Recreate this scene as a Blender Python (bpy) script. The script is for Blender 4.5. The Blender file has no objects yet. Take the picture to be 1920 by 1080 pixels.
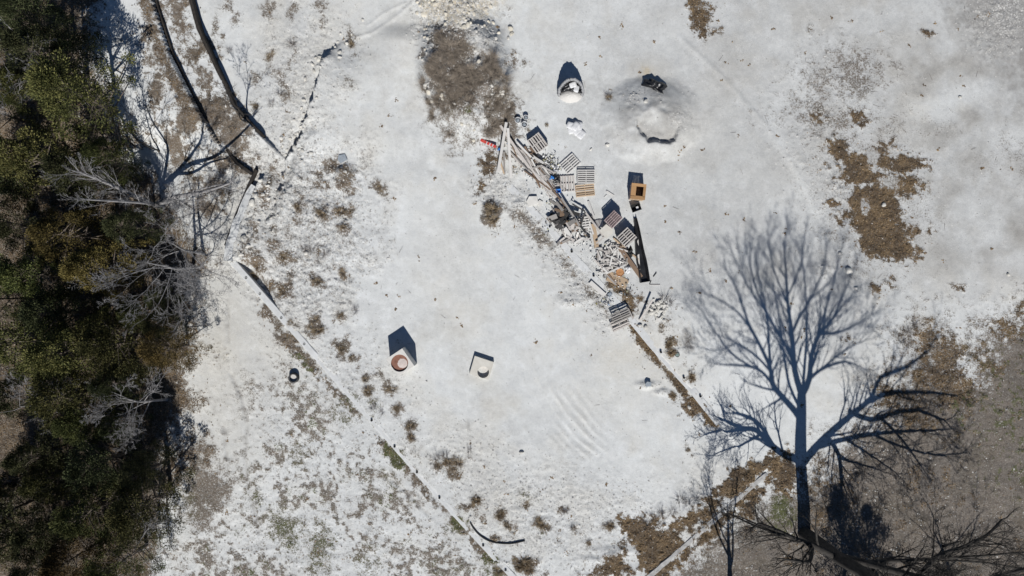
import bpy, math, random
import numpy as np
from mathutils import Vector, Matrix, Quaternion

random.seed(7)
NP = np.random.RandomState(11)
sc = bpy.context.scene
COL = sc.collection
S = 27.0            # photo pixels (1920 wide) per metre on the ground
H = 48.0            # height of the drone camera, metres
R = math.radians
EL = R(43.0)        # sun elevation
SHX = -0.09         # shadows run towards +y with this sideways drift
COT = 1.0 / math.tan(EL)

# ------------------------------------------------------------------ camera
cd = bpy.data.cameras.new('camera')
cam = bpy.data.objects.new('camera', cd)
COL.objects.link(cam)
cam.location = (0, 0, H)
cam.rotation_euler = (0, 0, 0)
cd.sensor_width = 36.0
cd.lens = 36.0 * H / (1920.0 / S)
cd.clip_start = 0.1
cd.clip_end = 2000
sc.camera = cam

# ------------------------------------------------------------------ sky and sun
world = bpy.data.worlds.new('World')
sc.world = world
world.use_nodes = True
wn = world.node_tree
wn.nodes.clear()
sky = wn.nodes.new('ShaderNodeTexSky')
sky.sky_type = 'NISHITA'
sky.sun_disc = False
sky.sun_elevation = EL
sky.sun_rotation = math.pi - math.atan(0.09)
sky.altitude = 200
sky.air_density = 0.85
sky.dust_density = 0.0
sky.ozone_density = 5.0
bg = wn.nodes.new('ShaderNodeBackground')
bg.inputs['Strength'].default_value = 0.05
wo = wn.nodes.new('ShaderNodeOutputWorld')
wn.links.new(sky.outputs[0], bg.inputs[0])
wn.links.new(bg.outputs[0], wo.inputs[0])

sd = bpy.data.lights.new('sun', 'SUN')
sd.energy = 5.0
sd.angle = R(0.5)
sd.color = (1.0, 0.98, 0.945)
sun = bpy.data.objects.new('sun', sd)
COL.objects.link(sun)
ldir = Vector((SHX, 1.0, -math.tan(EL) * math.hypot(1, SHX))).normalized()
sun.rotation_euler = ldir.to_track_quat('-Z', 'Y').to_euler()
sun.location = (5, -30, 60)

sc.view_settings.view_transform = 'Standard'
sc.view_settings.look = 'None'
sc.view_settings.exposure = 0.0
sc.view_settings.gamma = 1.0
sc.view_settings.use_curve_mapping = False

# ------------------------------------------------------------------ helpers
def g2(u, v, z=0.0):
    """photo pixel -> ground metres for a point at height z"""
    k = 1.0 - z / H
    return ((u - 960.0) / S * k, (540.0 - v) / S * k)

def np_mesh(name, V, F, smooth=False):
    V = np.ascontiguousarray(V, dtype=np.float32).reshape(-1, 3)
    F = np.ascontiguousarray(F, dtype=np.int32)
    me = bpy.data.meshes.new(name)
    me.vertices.add(len(V)); me.vertices.foreach_set('co', V.ravel())
    me.loops.add(F.size); me.loops.foreach_set('vertex_index', F.ravel())
    me.polygons.add(len(F))
    me.polygons.foreach_set('loop_start', np.arange(0, F.size, F.shape[1], dtype=np.int32))
    if smooth:
        me.polygons.foreach_set('use_smooth', np.ones(len(F), dtype=bool))
    me.update(calc_edges=True)
    return me

class MB:
    """collects polygons of any size for one mesh"""
    def __init__(self):
        self.v = []; self.f = []
    def add(self, vs, fs):
        o = len(self.v); self.v += [tuple(p) for p in vs]
        self.f += [tuple(i + o for i in f) for f in fs]
    def box(self, c, s, M=None):
        x, y, z = s[0] / 2, s[1] / 2, s[2] / 2
        vs = [Vector((a * x, b * y, d * z)) + Vector(c) for d in (-1, 1) for a, b in ((-1, -1), (1, -1), (1, 1), (-1, 1))]
        if M is not None: vs = [M @ p for p in vs]
        self.add(vs, [(0, 3, 2, 1), (4, 5, 6, 7), (0, 1, 5, 4), (1, 2, 6, 5), (2, 3, 7, 6), (3, 0, 4, 7)])
    def lathe(self, prof, n=24, ell=(1, 1), wob=None, c=(0, 0, 0)):
        o = len(self.v)
        for (r, z) in prof:
            for i in range(n):
                a = 2 * math.pi * i / n
                k = 1 + (wob(a, z) if wob else 0)
                self.v.append((c[0] + r * k * ell[0] * math.cos(a), c[1] + r * k * ell[1] * math.sin(a), c[2] + z))
        for j in range(len(prof) - 1):
            for i in range(n):
                a, b = o + j * n + i, o + j * n + (i + 1) % n
                self.f.append((a, b, b + n, a + n))
    def disc(self, r, z, n=24, ell=(1, 1)):
        o = len(self.v)
        self.v += [(r * ell[0] * math.cos(2 * math.pi * i / n), r * ell[1] * math.sin(2 * math.pi * i / n), z) for i in range(n)]
        self.f.append(tuple(range(o, o + n)))
    def tube(self, pts, r, n=8):
        o = len(self.v); P = [Vector(p) for p in pts]
        rr = r if isinstance(r, (list, tuple)) else [r] * len(P)
        for i, p in enumerate(P):
            t = (P[min(i + 1, len(P) - 1)] - P[max(i - 1, 0)]).normalized()
            a = t.orthogonal() if abs(t.z) > .9 else t.cross(Vector((0, 0, 1)))
            a.normalize(); b = t.cross(a)
            for k in range(n):
                w = 2 * math.pi * k / n
                self.v.append(tuple(p + (a * math.cos(w) + b * math.sin(w)) * rr[i]))
        for i in range(len(P) - 1):
            for k in range(n):
                q, s_ = o + i * n + k, o + i * n + (k + 1) % n
                self.f.append((q, s_, s_ + n, q + n))
        self.f.append(tuple(o + k for k in range(n))); self.f.append(tuple(o + (len(P) - 1) * n + k for k in reversed(range(n))))
    def mesh(self, name, mat=None, smooth=False):
        me = bpy.data.meshes.new(name); me.from_pydata(self.v, [], self.f); me.update()
        if smooth: me.polygons.foreach_set('use_smooth', [True] * len(me.polygons))
        if mat: me.materials.append(mat)
        return me

def ob(name, me, parent=None, loc=(0, 0, 0), rot=(0, 0, 0), scale=None):
    o = bpy.data.objects.new(name, me); COL.objects.link(o)
    o.location = loc; o.rotation_euler = rot
    if scale is not None: o.scale = scale
    if parent: o.parent = parent
    return o

def tag(o, label, cat, group=None):
    o['label'] = label; o['category'] = cat
    if group: o['group'] = group
    return o

def thing(name, label, cat, loc=(0, 0, 0), rot=(0, 0, 0), group=None):
    o = ob(name, None, None, loc, rot); o.empty_display_size = .2
    return tag(o, label, cat, group)

# ---- numpy value noise
LAT = NP.rand(256, 256).astype(np.float32)
def vnoise(x, y, off=0):
    x = x + off * 17.3; y = y + off * 9.1
    xi = np.floor(x).astype(int); yi = np.floor(y).astype(int)
    fx = x - xi; fy = y - yi
    fx = fx * fx * (3 - 2 * fx); fy = fy * fy * (3 - 2 * fy)
    a = LAT[yi & 255, xi & 255]; b = LAT[yi & 255, (xi + 1) & 255]
    c = LAT[(yi + 1) & 255, xi & 255]; d = LAT[(yi + 1) & 255, (xi + 1) & 255]
    return (a * (1 - fx) + b * fx) * (1 - fy) + (c * (1 - fx) + d * fx) * fy
def fbm(u, v, size, octv=4, off=0):
    t = 0; amp = 1; tot = 0; f = 1.0 / size
    for i in range(octv):
        t = t + amp * vnoise(u * f, v * f, off + i * 3.7); tot += amp; amp *= .55; f *= 2.03
    return t / tot
def sstep(a, b, x):
    t = np.clip((x - a) / (b - a), 0, 1); return t * t * (3 - 2 * t)

# ------------------------------------------------------------------ materials
def mat_new(name):
    m = bpy.data.materials.new(name); m.use_nodes = True
    nt = m.node_tree; nt.nodes.clear()
    out = nt.nodes.new('ShaderNodeOutputMaterial'); b = nt.nodes.new('ShaderNodeBsdfPrincipled')
    nt.links.new(b.outputs[0], out.inputs[0])
    return m, nt, b
class N:
    """tiny node helper"""
    def __init__(self, nt): self.nt = nt
    def n(self, t, **kw):
        x = self.nt.nodes.new(t)
        for k, v in kw.items(): setattr(x, k, v)
        return x
    def l(self, a, b): self.nt.links.new(a, b)
    def noise(self, scale, detail=4, rough=.55, vec=None, dist=0):
        x = self.n('ShaderNodeTexNoise'); x.inputs['Scale'].default_value = scale
        x.inputs['Detail'].default_value = detail; x.inputs['Roughness'].default_value = rough
        x.inputs['Distortion'].default_value = dist
        if vec: self.l(vec, x.inputs['Vector'])
        return x.outputs['Fac']
    def ramp(self, fac, stops):
        x = self.n('ShaderNodeValToRGB'); e = x.color_ramp.elements
        while len(e) < len(stops): e.new(.5)
        for i, (p, c) in enumerate(stops):
            e[i].position = p; e[i].color = (c[0], c[1], c[2], 1) if not isinstance(c, (int, float)) else (c, c, c, 1)
        self.l(fac, x.inputs[0]); return x.outputs[0]
    def mix(self, fac, a, b, blend='MIX'):
        x = self.n('ShaderNodeMix', data_type='RGBA', blend_type=blend)
        for s_, v in ((x.inputs[0], fac), (x.inputs[6], a), (x.inputs[7], b)):
            if isinstance(v, (int, float)): s_.default_value = v
            elif isinstance(v, (tuple, list)): s_.default_value = (v[0], v[1], v[2], 1)
            else: self.l(v, s_)
        return x.outputs[2]
    def math(self, op, a, b=None, clamp=False):
        x = self.n('ShaderNodeMath', operation=op); x.use_clamp = clamp
        for i, v in enumerate((a, b)):
            if v is None: continue
            if isinstance(v, (int, float)): x.inputs[i].default_value = v
            else: self.l(v, x.inputs[i])
        return x.outputs[0]
    def smooth(self, x_, lo, hi):
        x = self.n('ShaderNodeMapRange', interpolation_type='SMOOTHSTEP')
        x.inputs[1].default_value = lo; x.inputs[2].default_value = hi
        self.l(x_, x.inputs[0]); return x.outputs[0]
    def bump(self, b, hgt, strength, dist):
        x = self.n('ShaderNodeBump'); x.inputs['Strength'].default_value = strength; x.inputs['Distance'].default_value = dist
        self.l(hgt, x.inputs['Height']); self.l(x.outputs[0], b.inputs['Normal'])

def simple_mat(name, c1, c2, scale=6, rough=.85, bump=.3, bdist=.02, rnd=.0, island=False, spec=.3, c3=None, stretch=None, metallic=0):
    m, nt, b = mat_new(name); k = N(nt)
    tc = k.n('ShaderNodeTexCoord'); vec = tc.outputs['Object']
    if stretch:
        mp = k.n('ShaderNodeMapping'); mp.inputs['Scale'].default_value = stretch
        k.l(vec, mp.inputs[0]); vec = mp.outputs[0]
    f = k.noise(scale, 5, .6, vec)
    stops = [(.3, c1), (.7, c2)] if c3 is None else [(.28, c1), (.5, c2), (.72, c3)]
    col = k.ramp(f, stops)
    if rnd:
        if island:
            src = k.n('ShaderNodeNewGeometry').outputs['Random Per Island']
        else:
            src = k.n('ShaderNodeObjectInfo').outputs['Random']
        v = k.math('ADD', k.math('MULTIPLY', src, 2 * rnd), 1 - rnd)
        hs = k.n('ShaderNodeHueSaturation'); k.l(v, hs.inputs['Value']); k.l(col, hs.inputs['Color'])
        col = hs.outputs[0]
    k.l(col, b.inputs['Base Color'])
    b.inputs['Roughness'].default_value = rough
    b.inputs['Specular IOR Level'].default_value = spec
    b.inputs['Metallic'].default_value = metallic
    if bump: k.bump(b, k.noise(scale * 3, 4, .6, vec), bump, bdist)
    return m

M_conc = simple_mat('concrete', (.49, .495, .49), (.60, .605, .60), 3, .9, .35, .02)
M_concd = simple_mat('dirty_concrete', (.24, .235, .23), (.50, .495, .48), 2.2, .9, .4, .02)
M_box = simple_mat('precast_concrete', (.56, .54, .50), (.66, .64, .60), 2.5, .85, .15, .01)
M_box2 = simple_mat('cream_concrete', (.52, .49, .43), (.61, .585, .53), 2.5, .85, .15, .01)
M_rust = simple_mat('rusty_plate', (.13, .055, .035), (.24, .12, .085), 3, .8, .2, .01, c3=(.17, .075, .05))
M_dust = simple_mat('pale_dust', (.50, .42, .38), (.62, .55, .51), 6, .95, .4, .02)
M_rock = simple_mat('limestone', (.46, .44, .40), (.62, .60, .55), 4, .9, .5, .03, rnd=.18)
M_rockc = simple_mat('cream_limestone', (.50, .46, .38), (.62, .58, .50), 4, .9, .5, .03, rnd=.15)
M_peb = simple_mat('pebble_stone', (.30, .29, .275), (.58, .57, .545), 8, .9, 0, 0, rnd=.3, island=True)
M_wood = {
    'grey': simple_mat('weathered_grey_wood', (.20, .185, .17), (.34, .32, .30), 5, .85, .3, .004, rnd=.25, stretch=(1.2, 14, 8)),
    'pale': simple_mat('pale_grey_wood', (.40, .37, .34), (.54, .50, .47), 5, .85, .3, .004, rnd=.16, stretch=(1.2, 14, 8)),
    'tan': simple_mat('tan_wood', (.40, .29, .19), (.52, .40, .28), 5, .8, .3, .004, rnd=.15, stretch=(1.2, 14, 8)),
    'brown': simple_mat('brown_wood', (.14, .09, .06), (.24, .17, .12), 5, .85, .3, .004, rnd=.2, stretch=(1.2, 14, 8)),
    'white': simple_mat('whitewashed_wood', (.52, .50, .47), (.64, .62, .59), 5, .8, .25, .004, rnd=.1, stretch=(1.2, 14, 8)),
    'dark': simple_mat('blackened_wood', (.025, .024, .025), (.06, .058, .055), 5, .8, .3, .004, rnd=.3, stretch=(1.2, 14, 8)),
    'red': simple_mat('reddish_grey_wood', (.27, .20, .20), (.36, .29, .28), 5, .85, .3, .004, rnd=.2, stretch=(1.2, 14, 8)),
    'orange': simple_mat('fresh_orange_wood', (.30, .165, .07), (.46, .28, .14), 5, .75, .3, .004, rnd=.15, stretch=(1.2, 14, 8)),
}
M_black = simple_mat('black_plastic', (.008, .008, .009), (.02, .02, .022), 5, .38, .25, .01, spec=.5)
M_blackm = simple_mat('black_matte_plastic', (.012, .012, .012), (.03, .03, .03), 5, .6, .2, .01)
M_pipe = simple_mat('weathered_black_plastic', (.03, .03, .032), (.07, .07, .072), 5, .5, .2, .01)
M_grey_f = simple_mat('grey_woven_fabric', (.22, .22, .225), (.34, .34, .345), 9, .9, .3, .01)
M_whiteb = simple_mat('white_sack_plastic', (.50, .50, .505), (.66, .66, .66), 6, .6, .3, .02)
M_blue = simple_mat('blue_plastic', (.03, .17, .50), (.06, .25, .62), 6, .5, .1, .01)
M_red = simple_mat('red_plastic', (.45, .04, .035), (.58, .08, .06), 6, .5, .1, .01)
M_terra = simple_mat('terracotta', (.36, .17, .07), (.46, .24, .11), 5, .8, .2, .01)
M_sand = simple_mat('pale_sand', (.50, .48, .45), (.60, .58, .55), 12, .95, .5, .02)
M_hollow = simple_mat('pipe_soil', (.30, .29, .27), (.5, .48, .45), 12, .95, .5, .02)
M_greenlid = simple_mat('grey_green_lid', (.16, .22, .20), (.26, .32, .30), 6, .6, .2, .01)
M_slate = simple_mat('blue_grey_slab', (.22, .25, .28), (.30, .33, .36), 6, .8, .2, .01)

# =================================================================== GROUND
du = 2.5
ui = np.arange(-70, 1990 + .1, du); vi = np.arange(-70, 1150 + .1, du)
def margin(n, first, far):
    return first + (far - first) * (np.linspace(0, 1, n + 1)[1:] ** 2.2)
uu = np.concatenate([(margin(16, -70, -5200))[::-1], ui, margin(16, ui[-1], 7100)])
vv = np.concatenate([(margin(16, -70, -4700))[::-1], vi, margin(16, vi[-1], 5800)])
U, V = np.meshgrid(uu, vv)
n_hi = fbm(U, V, 14, 4, 1) - .5
n_md = fbm(U, V, 45, 4, 2) - .5
n_lo = fbm(U, V, 170, 4, 3) - .5
n_x = fbm(U, V, 9, 3, 5) - .5
n_f = fbm(U, V, 6, 2, 12) - .5

def ell(u, v, rx, ry, rot=0):
    c, s_ = math.cos(R(rot)), math.sin(R(rot)); a = U - u; b = V - v
    q = np.sqrt(((a * c + b * s_) / rx) ** 2 + ((-a * s_ + b * c) / ry) ** 2)
    return (1 - q) * min(rx, ry)
def pl(pts):
    """distance to a polyline, signed side (+ = right of travel in photo), position along it"""
    best = np.full(U.shape, 1e9); side = np.zeros(U.shape); along = np.zeros(U.shape)
    L = [0]
    for a, b in zip(pts, pts[1:]): L.append(L[-1] + math.hypot(b[0] - a[0], b[1] - a[1]))
    for i, (a, b) in enumerate(zip(pts, pts[1:])):
        dx, dy = b[0] - a[0], b[1] - a[1]; l2 = dx * dx + dy * dy
        t = np.clip(((U - a[0]) * dx + (V - a[1]) * dy) / l2, 0, 1)
        d = np.hypot(U - a[0] - t * dx, V - a[1] - t * dy)
        cr = dx * (V - a[1]) - dy * (U - a[0])
        w = d < best
        best = np.where(w, d, best); side = np.where(w, np.sign(cr), side)
        along = np.where(w, (L[i] + t * math.sqrt(l2)) / L[-1], along)
    return best, side, along
def poly(pts):
    ins = np.zeros(U.shape, bool); m = np.full(U.shape, 1e9)
    q = pts + [pts[0]]
    for (x0, y0), (x1, y1) in zip(q, q[1:]):
        c = ((y0 > V) != (y1 > V)) & (U < (x1 - x0) * (V - y0) / ((y1 - y0) or 1e-9) + x0)
        ins ^= c
        dx, dy = x1 - x0, y1 - y0
        t = np.clip(((U - x0) * dx + (V - y0) * dy) / (dx * dx + dy * dy + 1e-9), 0, 1)
        m = np.minimum(m, np.hypot(U - x0 - t * dx, V - y0 - t * dy))
    return np.where(ins, m, -m)
def soft(sdpx, edge=8, amp=22, nz=None):
    nz = n_hi if nz is None else nz
    return np.clip(.5 + (sdpx - 1.0 + nz * amp * 1.25 + n_f * amp * .8) / (edge * 1.9), 0, 1)

LIT = np.zeros(U.shape); SOIL = np.zeros(U.shape); GRN = np.zeros(U.shape)
CRM = np.zeros(U.shape); GRY = np.zeros(U.shape); RGH = np.zeros(U.shape)
def put(A, m, k=1.0): np.maximum(A, m * k, out=A)

# ---- heights
Z = n_lo * .18 + n_md * .05
LINE_A = [(292, -60), (303, 20), (330, 105), (352, 150), (374, 195), (393, 230)]
LINE_B = [(352, -60), (362, 0), (378, 60), (402, 112), (425, 160), (442, 200), (470, 232), (496, 259)]
LINE_B2 = [(428, 282), (448, 308), (473, 326)]
LINE_C = [(664, 62), (640, 82), (620, 105), (607, 118), (600, 150), (590, 185), (577, 225), (564, 258), (545, 285)]
LINE_W = [(500, 318), (476, 365), (455, 418), (438, 468), (436, 490)]
LINE_D = [(436, 490), (515, 580), (700, 790), (800, 905), (905, 1020), (990, 1112)]
LINE_E = [(946, 342), (1030, 430), (1075, 482), (1115, 525), (1160, 573), (1240, 668), (1300, 735), (1348, 795)]
LINE_F = [(1438, 888), (1385, 935), (1330, 982), (1270, 1035), (1205, 1092)]
fadeA = 1 - sstep(205, 330, V)
d, s_, t = pl(LINE_A); Z += np.where(s_ > 0, .75, 0) * fadeA * (1 - .0 * d)
d, s_, t = pl(LINE_B); Z += np.where(s_ > 0, .6, 0) * (1 - sstep(225, 330, V))
dC, sC, tC = pl(LINE_C)
jag = dC + n_hi * 22 * (1)
hC = 1.0 * sstep(10, 110, np.hypot(U - 664, V - 62)) * sstep(40, 80, V) * (1 - sstep(255, 315, V))
dJ = dC * np.sign(sC) + n_hi * 14 + n_x * 8
Z += hC * np.exp(-dC / 100) * (1 - sstep(-4, 4, dJ))
d2, s2, t2 = pl([(548, 280), (530, 328), (514, 382), (498, 440)]); Z += .45 * sstep(265, 300, V) * (1 - sstep(405, 450, V)) * np.exp(-d2 / 40) * (1 - sstep(-4, 4, d2 * np.sign(s2) + n_hi * 22 + n_x * 10))
# ditch beyond the rock ledge down to the concrete corner
dD2, _, _ = pl([(578, 240), (545, 300), (520, 360), (505, 420)])
Z -= .45 * np.exp(-(dD2 / 16) ** 2)
dW, sW, tW = pl(LINE_W)
Z += np.where(sW < 0, .45, 0) * np.exp(-dW / 110) * sstep(0, .15, tW) * (1 - sstep(480, 500, V))
dL, sL, tL = pl([(436, 490), (515, 580)])
Z -= .6 * np.where(sL < 0, 1, 0) * np.exp(-(dL / 26) ** 2) * np.sin(np.clip(tL, .0, 1) * math.pi * .93 + .2) * (V > 470)
dd, sdd, tdd = pl(LINE_D)
Z -= np.where(sdd > 0, .10, 0) * np.exp(-dd / 60) * (V > 500)
de, se, te = pl(LINE_E)
Z -= np.where(se > 0, .22, 0) * np.exp(-de / 50) * sstep(.55, .7, te)
# brush mound
mG = sstep(0, 1, np.clip(ell(872, 140, 98, 150, -6) / 60, 0, 1)); put(RGH, np.clip(mG * 2, 0, 1), .8)
Z += mG * 1.5 + mG * n_md * 1.2
mG2 = sstep(0, 1, np.clip(ell(850, -20, 95, 85) / 60, 0, 1)); Z += mG2 * 1.3 + mG2 * n_md * .9
put(CRM, soft(ell(855, 0, 80, 62), 14, 40)); put(RGH, soft(ell(850, 20, 80, 80), 20, 40), .9)
# dug sand heap
ang = np.arctan2(V - 222, U - 1215)
rr = np.hypot((U - 1215) / 1.12, V - 222) + n_md * 40
bow = .45 + .55 * np.clip(np.cos(ang - R(50)), -.35, 1)
outer = (1 - sstep(48, 104, rr)) ; inner = sstep(40, 50, rr + n_x * 10)
dome = 1.05 * np.cos(np.clip(np.hypot((U - 1220) / 100, (V - 226) / 86) + n_md * .22 + n_hi * .08, 0, 1) * math.pi / 2) ** 1.25
notch = sstep(0, .30, 1 - np.hypot((U - 1230) / 46, (V - 240) / 34) + n_md * .5 + n_hi * .5) * sstep(205, 248, V + (U - 1220) * -.35)
Z += dome * (1 + n_hi * .35 + n_md * .3) - .58 * notch
scoop = np.clip(dome * 1.3, 0, 1)
heap = sstep(1, 0, rr / 1.0 - 60 + 0) if False else (1 - sstep(40, 70, rr))
put(GRY, scoop * np.clip(.75 + n_md * 1.0 + n_hi * .8, 0, 1), .95); put(GRY, notch, .8); put(RGH, scoop * np.clip(n_md * 4, 0, 1), .6); put(GRY, np.clip(dome * 1.1, 0, 1) * np.clip(.5 + n_md * .9 + n_hi * .5, 0, 1), .75); put(GRY, soft(ell(1215, 225, 130, 100), 80, 90, n_md), .34); put(GRY, soft(ell(1195, 195, 95, 45, 20), 50, 90, n_md), .55); put(GRY, soft(ell(1180, 285, 60, 14, 20), 20, 40, n_md), .5); put(GRY, soft(ell(1310, 240, 12, 40, 10), 14, 30, n_md), .5); put(GRY, soft(ell(1330, 290, 50, 6, 40), 10, 20), .45); put(RGH, soft(ell(1190, 185, 30, 16), 12, 20), .5)
# small heaps of spoil with hard shade
for (u, v, rx, ry, h) in ((1070, 565, 40, 18, .12), (1215, 722, 34, 12, .12), (1240, 735, 24, 10, .1), (640, 330, 42, 40, .35), (610, 120, 40, 30, .2), (935, 1055, 30, 14, .1),
                          (1150, 1035, 60, 14, .16), (1120, 1050, 50, 14, .14), (560, 320, 40, 60, .25), (1540, 505, 40, 25, .12), (925, 400, 26, 34, .3), (975, 380, 30, 34, .1), (1570, 340, 30, 120, .06)):
    m = sstep(0, 1, np.clip(ell(u, v, rx, ry) / min(rx, ry), 0, 1)); Z += m * h * (1 + n_hi * 2.4); put(RGH, m, .7)
# tyre ruts
ru = np.hypot(U - 1340, V - 560)
mr = soft(ell(1070, 780, 105, 42, 58), 30, 25)
Z += mr * .03 * np.sin(ru * .42 + n_lo * 8 + n_md * 5) * np.clip(.5 + n_md * 3, 0, 1)
put(GRY, mr * np.clip(np.sin(ru * .42 + n_lo * 8 + n_md * 5) - .3, 0, 1) * np.clip(.5 + n_md * 3, 0, 1), .5)
for q, w in (([(780, 0), (745, 30), (700, 62), (665, 72)], 3), ([(760, 5), (720, 25), (690, 48)], 2), ([(1275, 70), (1350, 140), (1440, 240), (1500, 330), (1530, 395)], 5)):
    d, s2, t = pl(q); Z += .04 * np.exp(-(d / w) ** 2)

# ---- colour masks (what the ground is made of; GRY also carries edge dimming)
FOREST = poly([(-6000, -6000), (150, -6000), (205, -40), (195, 160), (250, 290), (320, 360), (345, 420), (382, 470), (372, 590), (345, 690), (352, 760), (322, 800), (330, 900), (300, 990), (325, 6000), (-6000, 6000)])
put(SOIL, soft(FOREST, 30, 70, n_md)); put(LIT, soft(FOREST - 6, 60, 160, n_md), .7)
put(SOIL, soft(poly([(325, 800), (395, 815), (405, 870), (440, 900), (420, 960), (380, 1000), (335, 960)]), 30, 60), .85)
put(LIT, soft(ell(360, 840, 34, 55), 30, 60), .5)
# terraces
d, s_, t = pl([(p[0] - 14, p[1]) for p in LINE_A]); put(LIT, soft(9 - d + 6 * t, 8, 14) * sstep(.05, .2, t), .55); put(SOIL, soft(10 - d + 6 * t, 8, 14) * sstep(.05, .2, t), .9)
for e in ((345, 30, 14, 60, 0), (352, 60, 10, 30, -10), (375, 105, 30, 16, -40), (390, 165, 16, 60, -22), (412, 220, 34, 46, -20), (440, 250, 34, 46, 0), (440, 300, 42, 26, 10), (358, 240, 26, 26, 0), (352, 175, 8, 40, -20), (330, 265, 22, 20, 0), (345, 300, 20, 24, 0), (395, 350, 30, 16, 0), (385, 385, 28, 20, 0), (300, 60, 12, 60, 0), (310, 180, 14, 30, 0)):
    put(SOIL, soft(ell(e[0], e[1], e[2] * 1.15, e[3] * 1.1, e[4]), 14, 40), 1.0); put(LIT, soft(ell(*e) - 4, 18, 50), .45)
for e in ((405, 50, 9, 22, 0), (430, 15, 12, 12), (505, 20, 18, 16), (605, 48, 10, 14), (595, 5, 16, 16), (508, 105, 8, 20), (530, 140, 9, 14), (545, 110, 8, 22), (550, 20, 12, 16), (478, 145, 12, 14), (480, 200, 11, 12), (535, 175, 12, 18), (660, 85, 8, 24, -10), (655, 160, 8, 14), (440, 40, 6, 14, 20)):
    put(SOIL, soft(ell(*e), 9, 24), .75)
put(RGH, soft(ell(560, 150, 70, 120, 15), 60, 80, n_md), .6)
put(CRM, soft(ell(610, 80, 30, 90, 25), 50, 60, n_md), .55); put(CRM, soft(ell(560, 200, 18, 60, 15), 30, 50), .5)
put(CRM, soft(ell(440, 400, 60, 120, 20), 90, 60, n_md), .6); put(CRM, soft(ell(415, 640, 60, 180, 0), 90, 60, n_md), .7); put(CRM, soft(ell(500, 650, 60, 90, -40), 70, 60, n_md), .5)
# corner area weeds
for e in ((480, 498, 20, 36, -25), (510, 540, 14, 22, -45), (530, 545, 24, 20), (532, 482, 22, 18), (515, 455, 10, 22), (562, 388, 10, 26), (605, 402, 20, 13, 30), (637, 395, 16, 12), (645, 425, 15, 14, -40), (660, 392, 9, 14), (642, 512, 9, 17, -10), (594, 528, 9, 16, -20), (610, 318, 40, 16, -25), (648, 340, 18, 30), (600, 345, 22, 10), (480, 430, 8, 20, 10), (500, 355, 8, 40, 20), (545, 515, 14, 8), (580, 470, 20, 10)):
    put(SOIL, soft(ell(*e), 9, 26), .95); put(LIT, soft(ell(*e) - 4, 12, 26), .55)
put(RGH, soft(poly([(470, 300), (600, 240), (690, 330), (690, 480), (600, 600), (520, 580), (440, 480)]), 60, 90, n_md), .95)
put(SOIL, soft(poly([(480, 320), (560, 280), (670, 300), (690, 420), (640, 540), (540, 580), (450, 480)]), 70, 120, n_md) * sstep(-.1, .3, n_hi + n_f), .55)
put(GRY, soft(ell(585, 480, 50, 50), 60, 90, n_md), .3)
for e in ((710, 352, 7, 20, -40), (591, 610, 19, 28, -12), (640, 652, 18, 22, 20), (660, 672, 20, 11, 10), (640, 590, 9, 12), (550, 605, 8, 8), (688, 705, 12, 8), (672, 690, 7, 9), (730, 730, 14, 13), (744, 768, 10, 13), (768, 800, 14, 14), (772, 820, 9, 8), (745, 640, 0.1, .1), (712, 700, 6, 8), (690, 735, 12, 12)):
    put(SOIL, soft(ell(*e), 8, 20), .9); put(LIT, soft(ell(*e) - 4, 10, 20), .3)
put(RGH, soft(ell(650, 700, 60, 190, -38), 70, 80, n_md), .45)
# along the long wall
d, s_, t = pl([(498, 585), (530, 628), (560, 662), (600, 705), (660, 770), (740, 858), (800, 922), (850, 975), (900, 1030), (960, 1098)])
m = soft(9 - d, 7, 30, n_md) * 1.0
put(SOIL, m, .95); put(LIT, m * (n_md > -.1), .5); put(GRN, m * sstep(-.02, .12, n_md + .05 * np.sin(U * .07)) * (V > 660), .8)
put(SOIL, soft(ell(540, 645, 12, 34, -38), 9, 20), .95); put(SOIL, soft(ell(520, 612, 18, 10, 40), 9, 24), .9)
LLEFT = poly([(470, 800), (455, 730), (500, 690), (560, 680), (640, 760), (780, 900), (960, 1090), (960, 1300), (300, 1300), (310, 1000), (420, 900)])
ww = soft(LLEFT, 80, 60, n_md)
weed = ww * sstep(-.16, .34, n_hi * .9 + n_md * .8 + n_f * .9 + n_lo * .8 + .02)
put(SOIL, weed, .8); put(RGH, ww, .3)
put(GRN, ww * sstep(.06, .3, n_md + n_x * .5) * sstep(-.05, .15, n_x) * np.clip(.8 + n_lo * 2.5, 0, 1.3), .58)
put(LIT, ww * sstep(.14, .22, -n_md + n_x * .3), .35)
for e in ((560, 848, 13, 17), (528, 985, 34, 34), (545, 1010, 20, 26), (600, 1030, 24, 44), (640, 775, 10, 12), (655, 765, 9, 16), (730, 908, 12, 12), (700, 760, 6, 9), (1010, 1000, .1, .1), (988, 930, 5, 6), (937, 1070, 26, 20), (860, 990, 14, 16), (690, 1060, 20, 24), (345, 930, 16, 22), (1470, 970, 22, 26), (480, 930, 12, 16)):
    put(GRN, soft(ell(*e) - 3, 26, 44), .62); put(SOIL, soft(ell(*e), 20, 40), .75)
for q, w in (([(432, 700), (455, 750), (462, 800), (458, 860), (470, 930), (485, 1000)], 3.5), ([(425, 560), (428, 640)], 2.2), ([(420, 800), (425, 860)], 3), ([(735, 900), (775, 935), (800, 965)], 3)):
    d, s2, t = pl(q); put(GRY, soft(w - d, 5, 12), .75); Z -= .06 * np.exp(-(d / w) ** 2)
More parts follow.
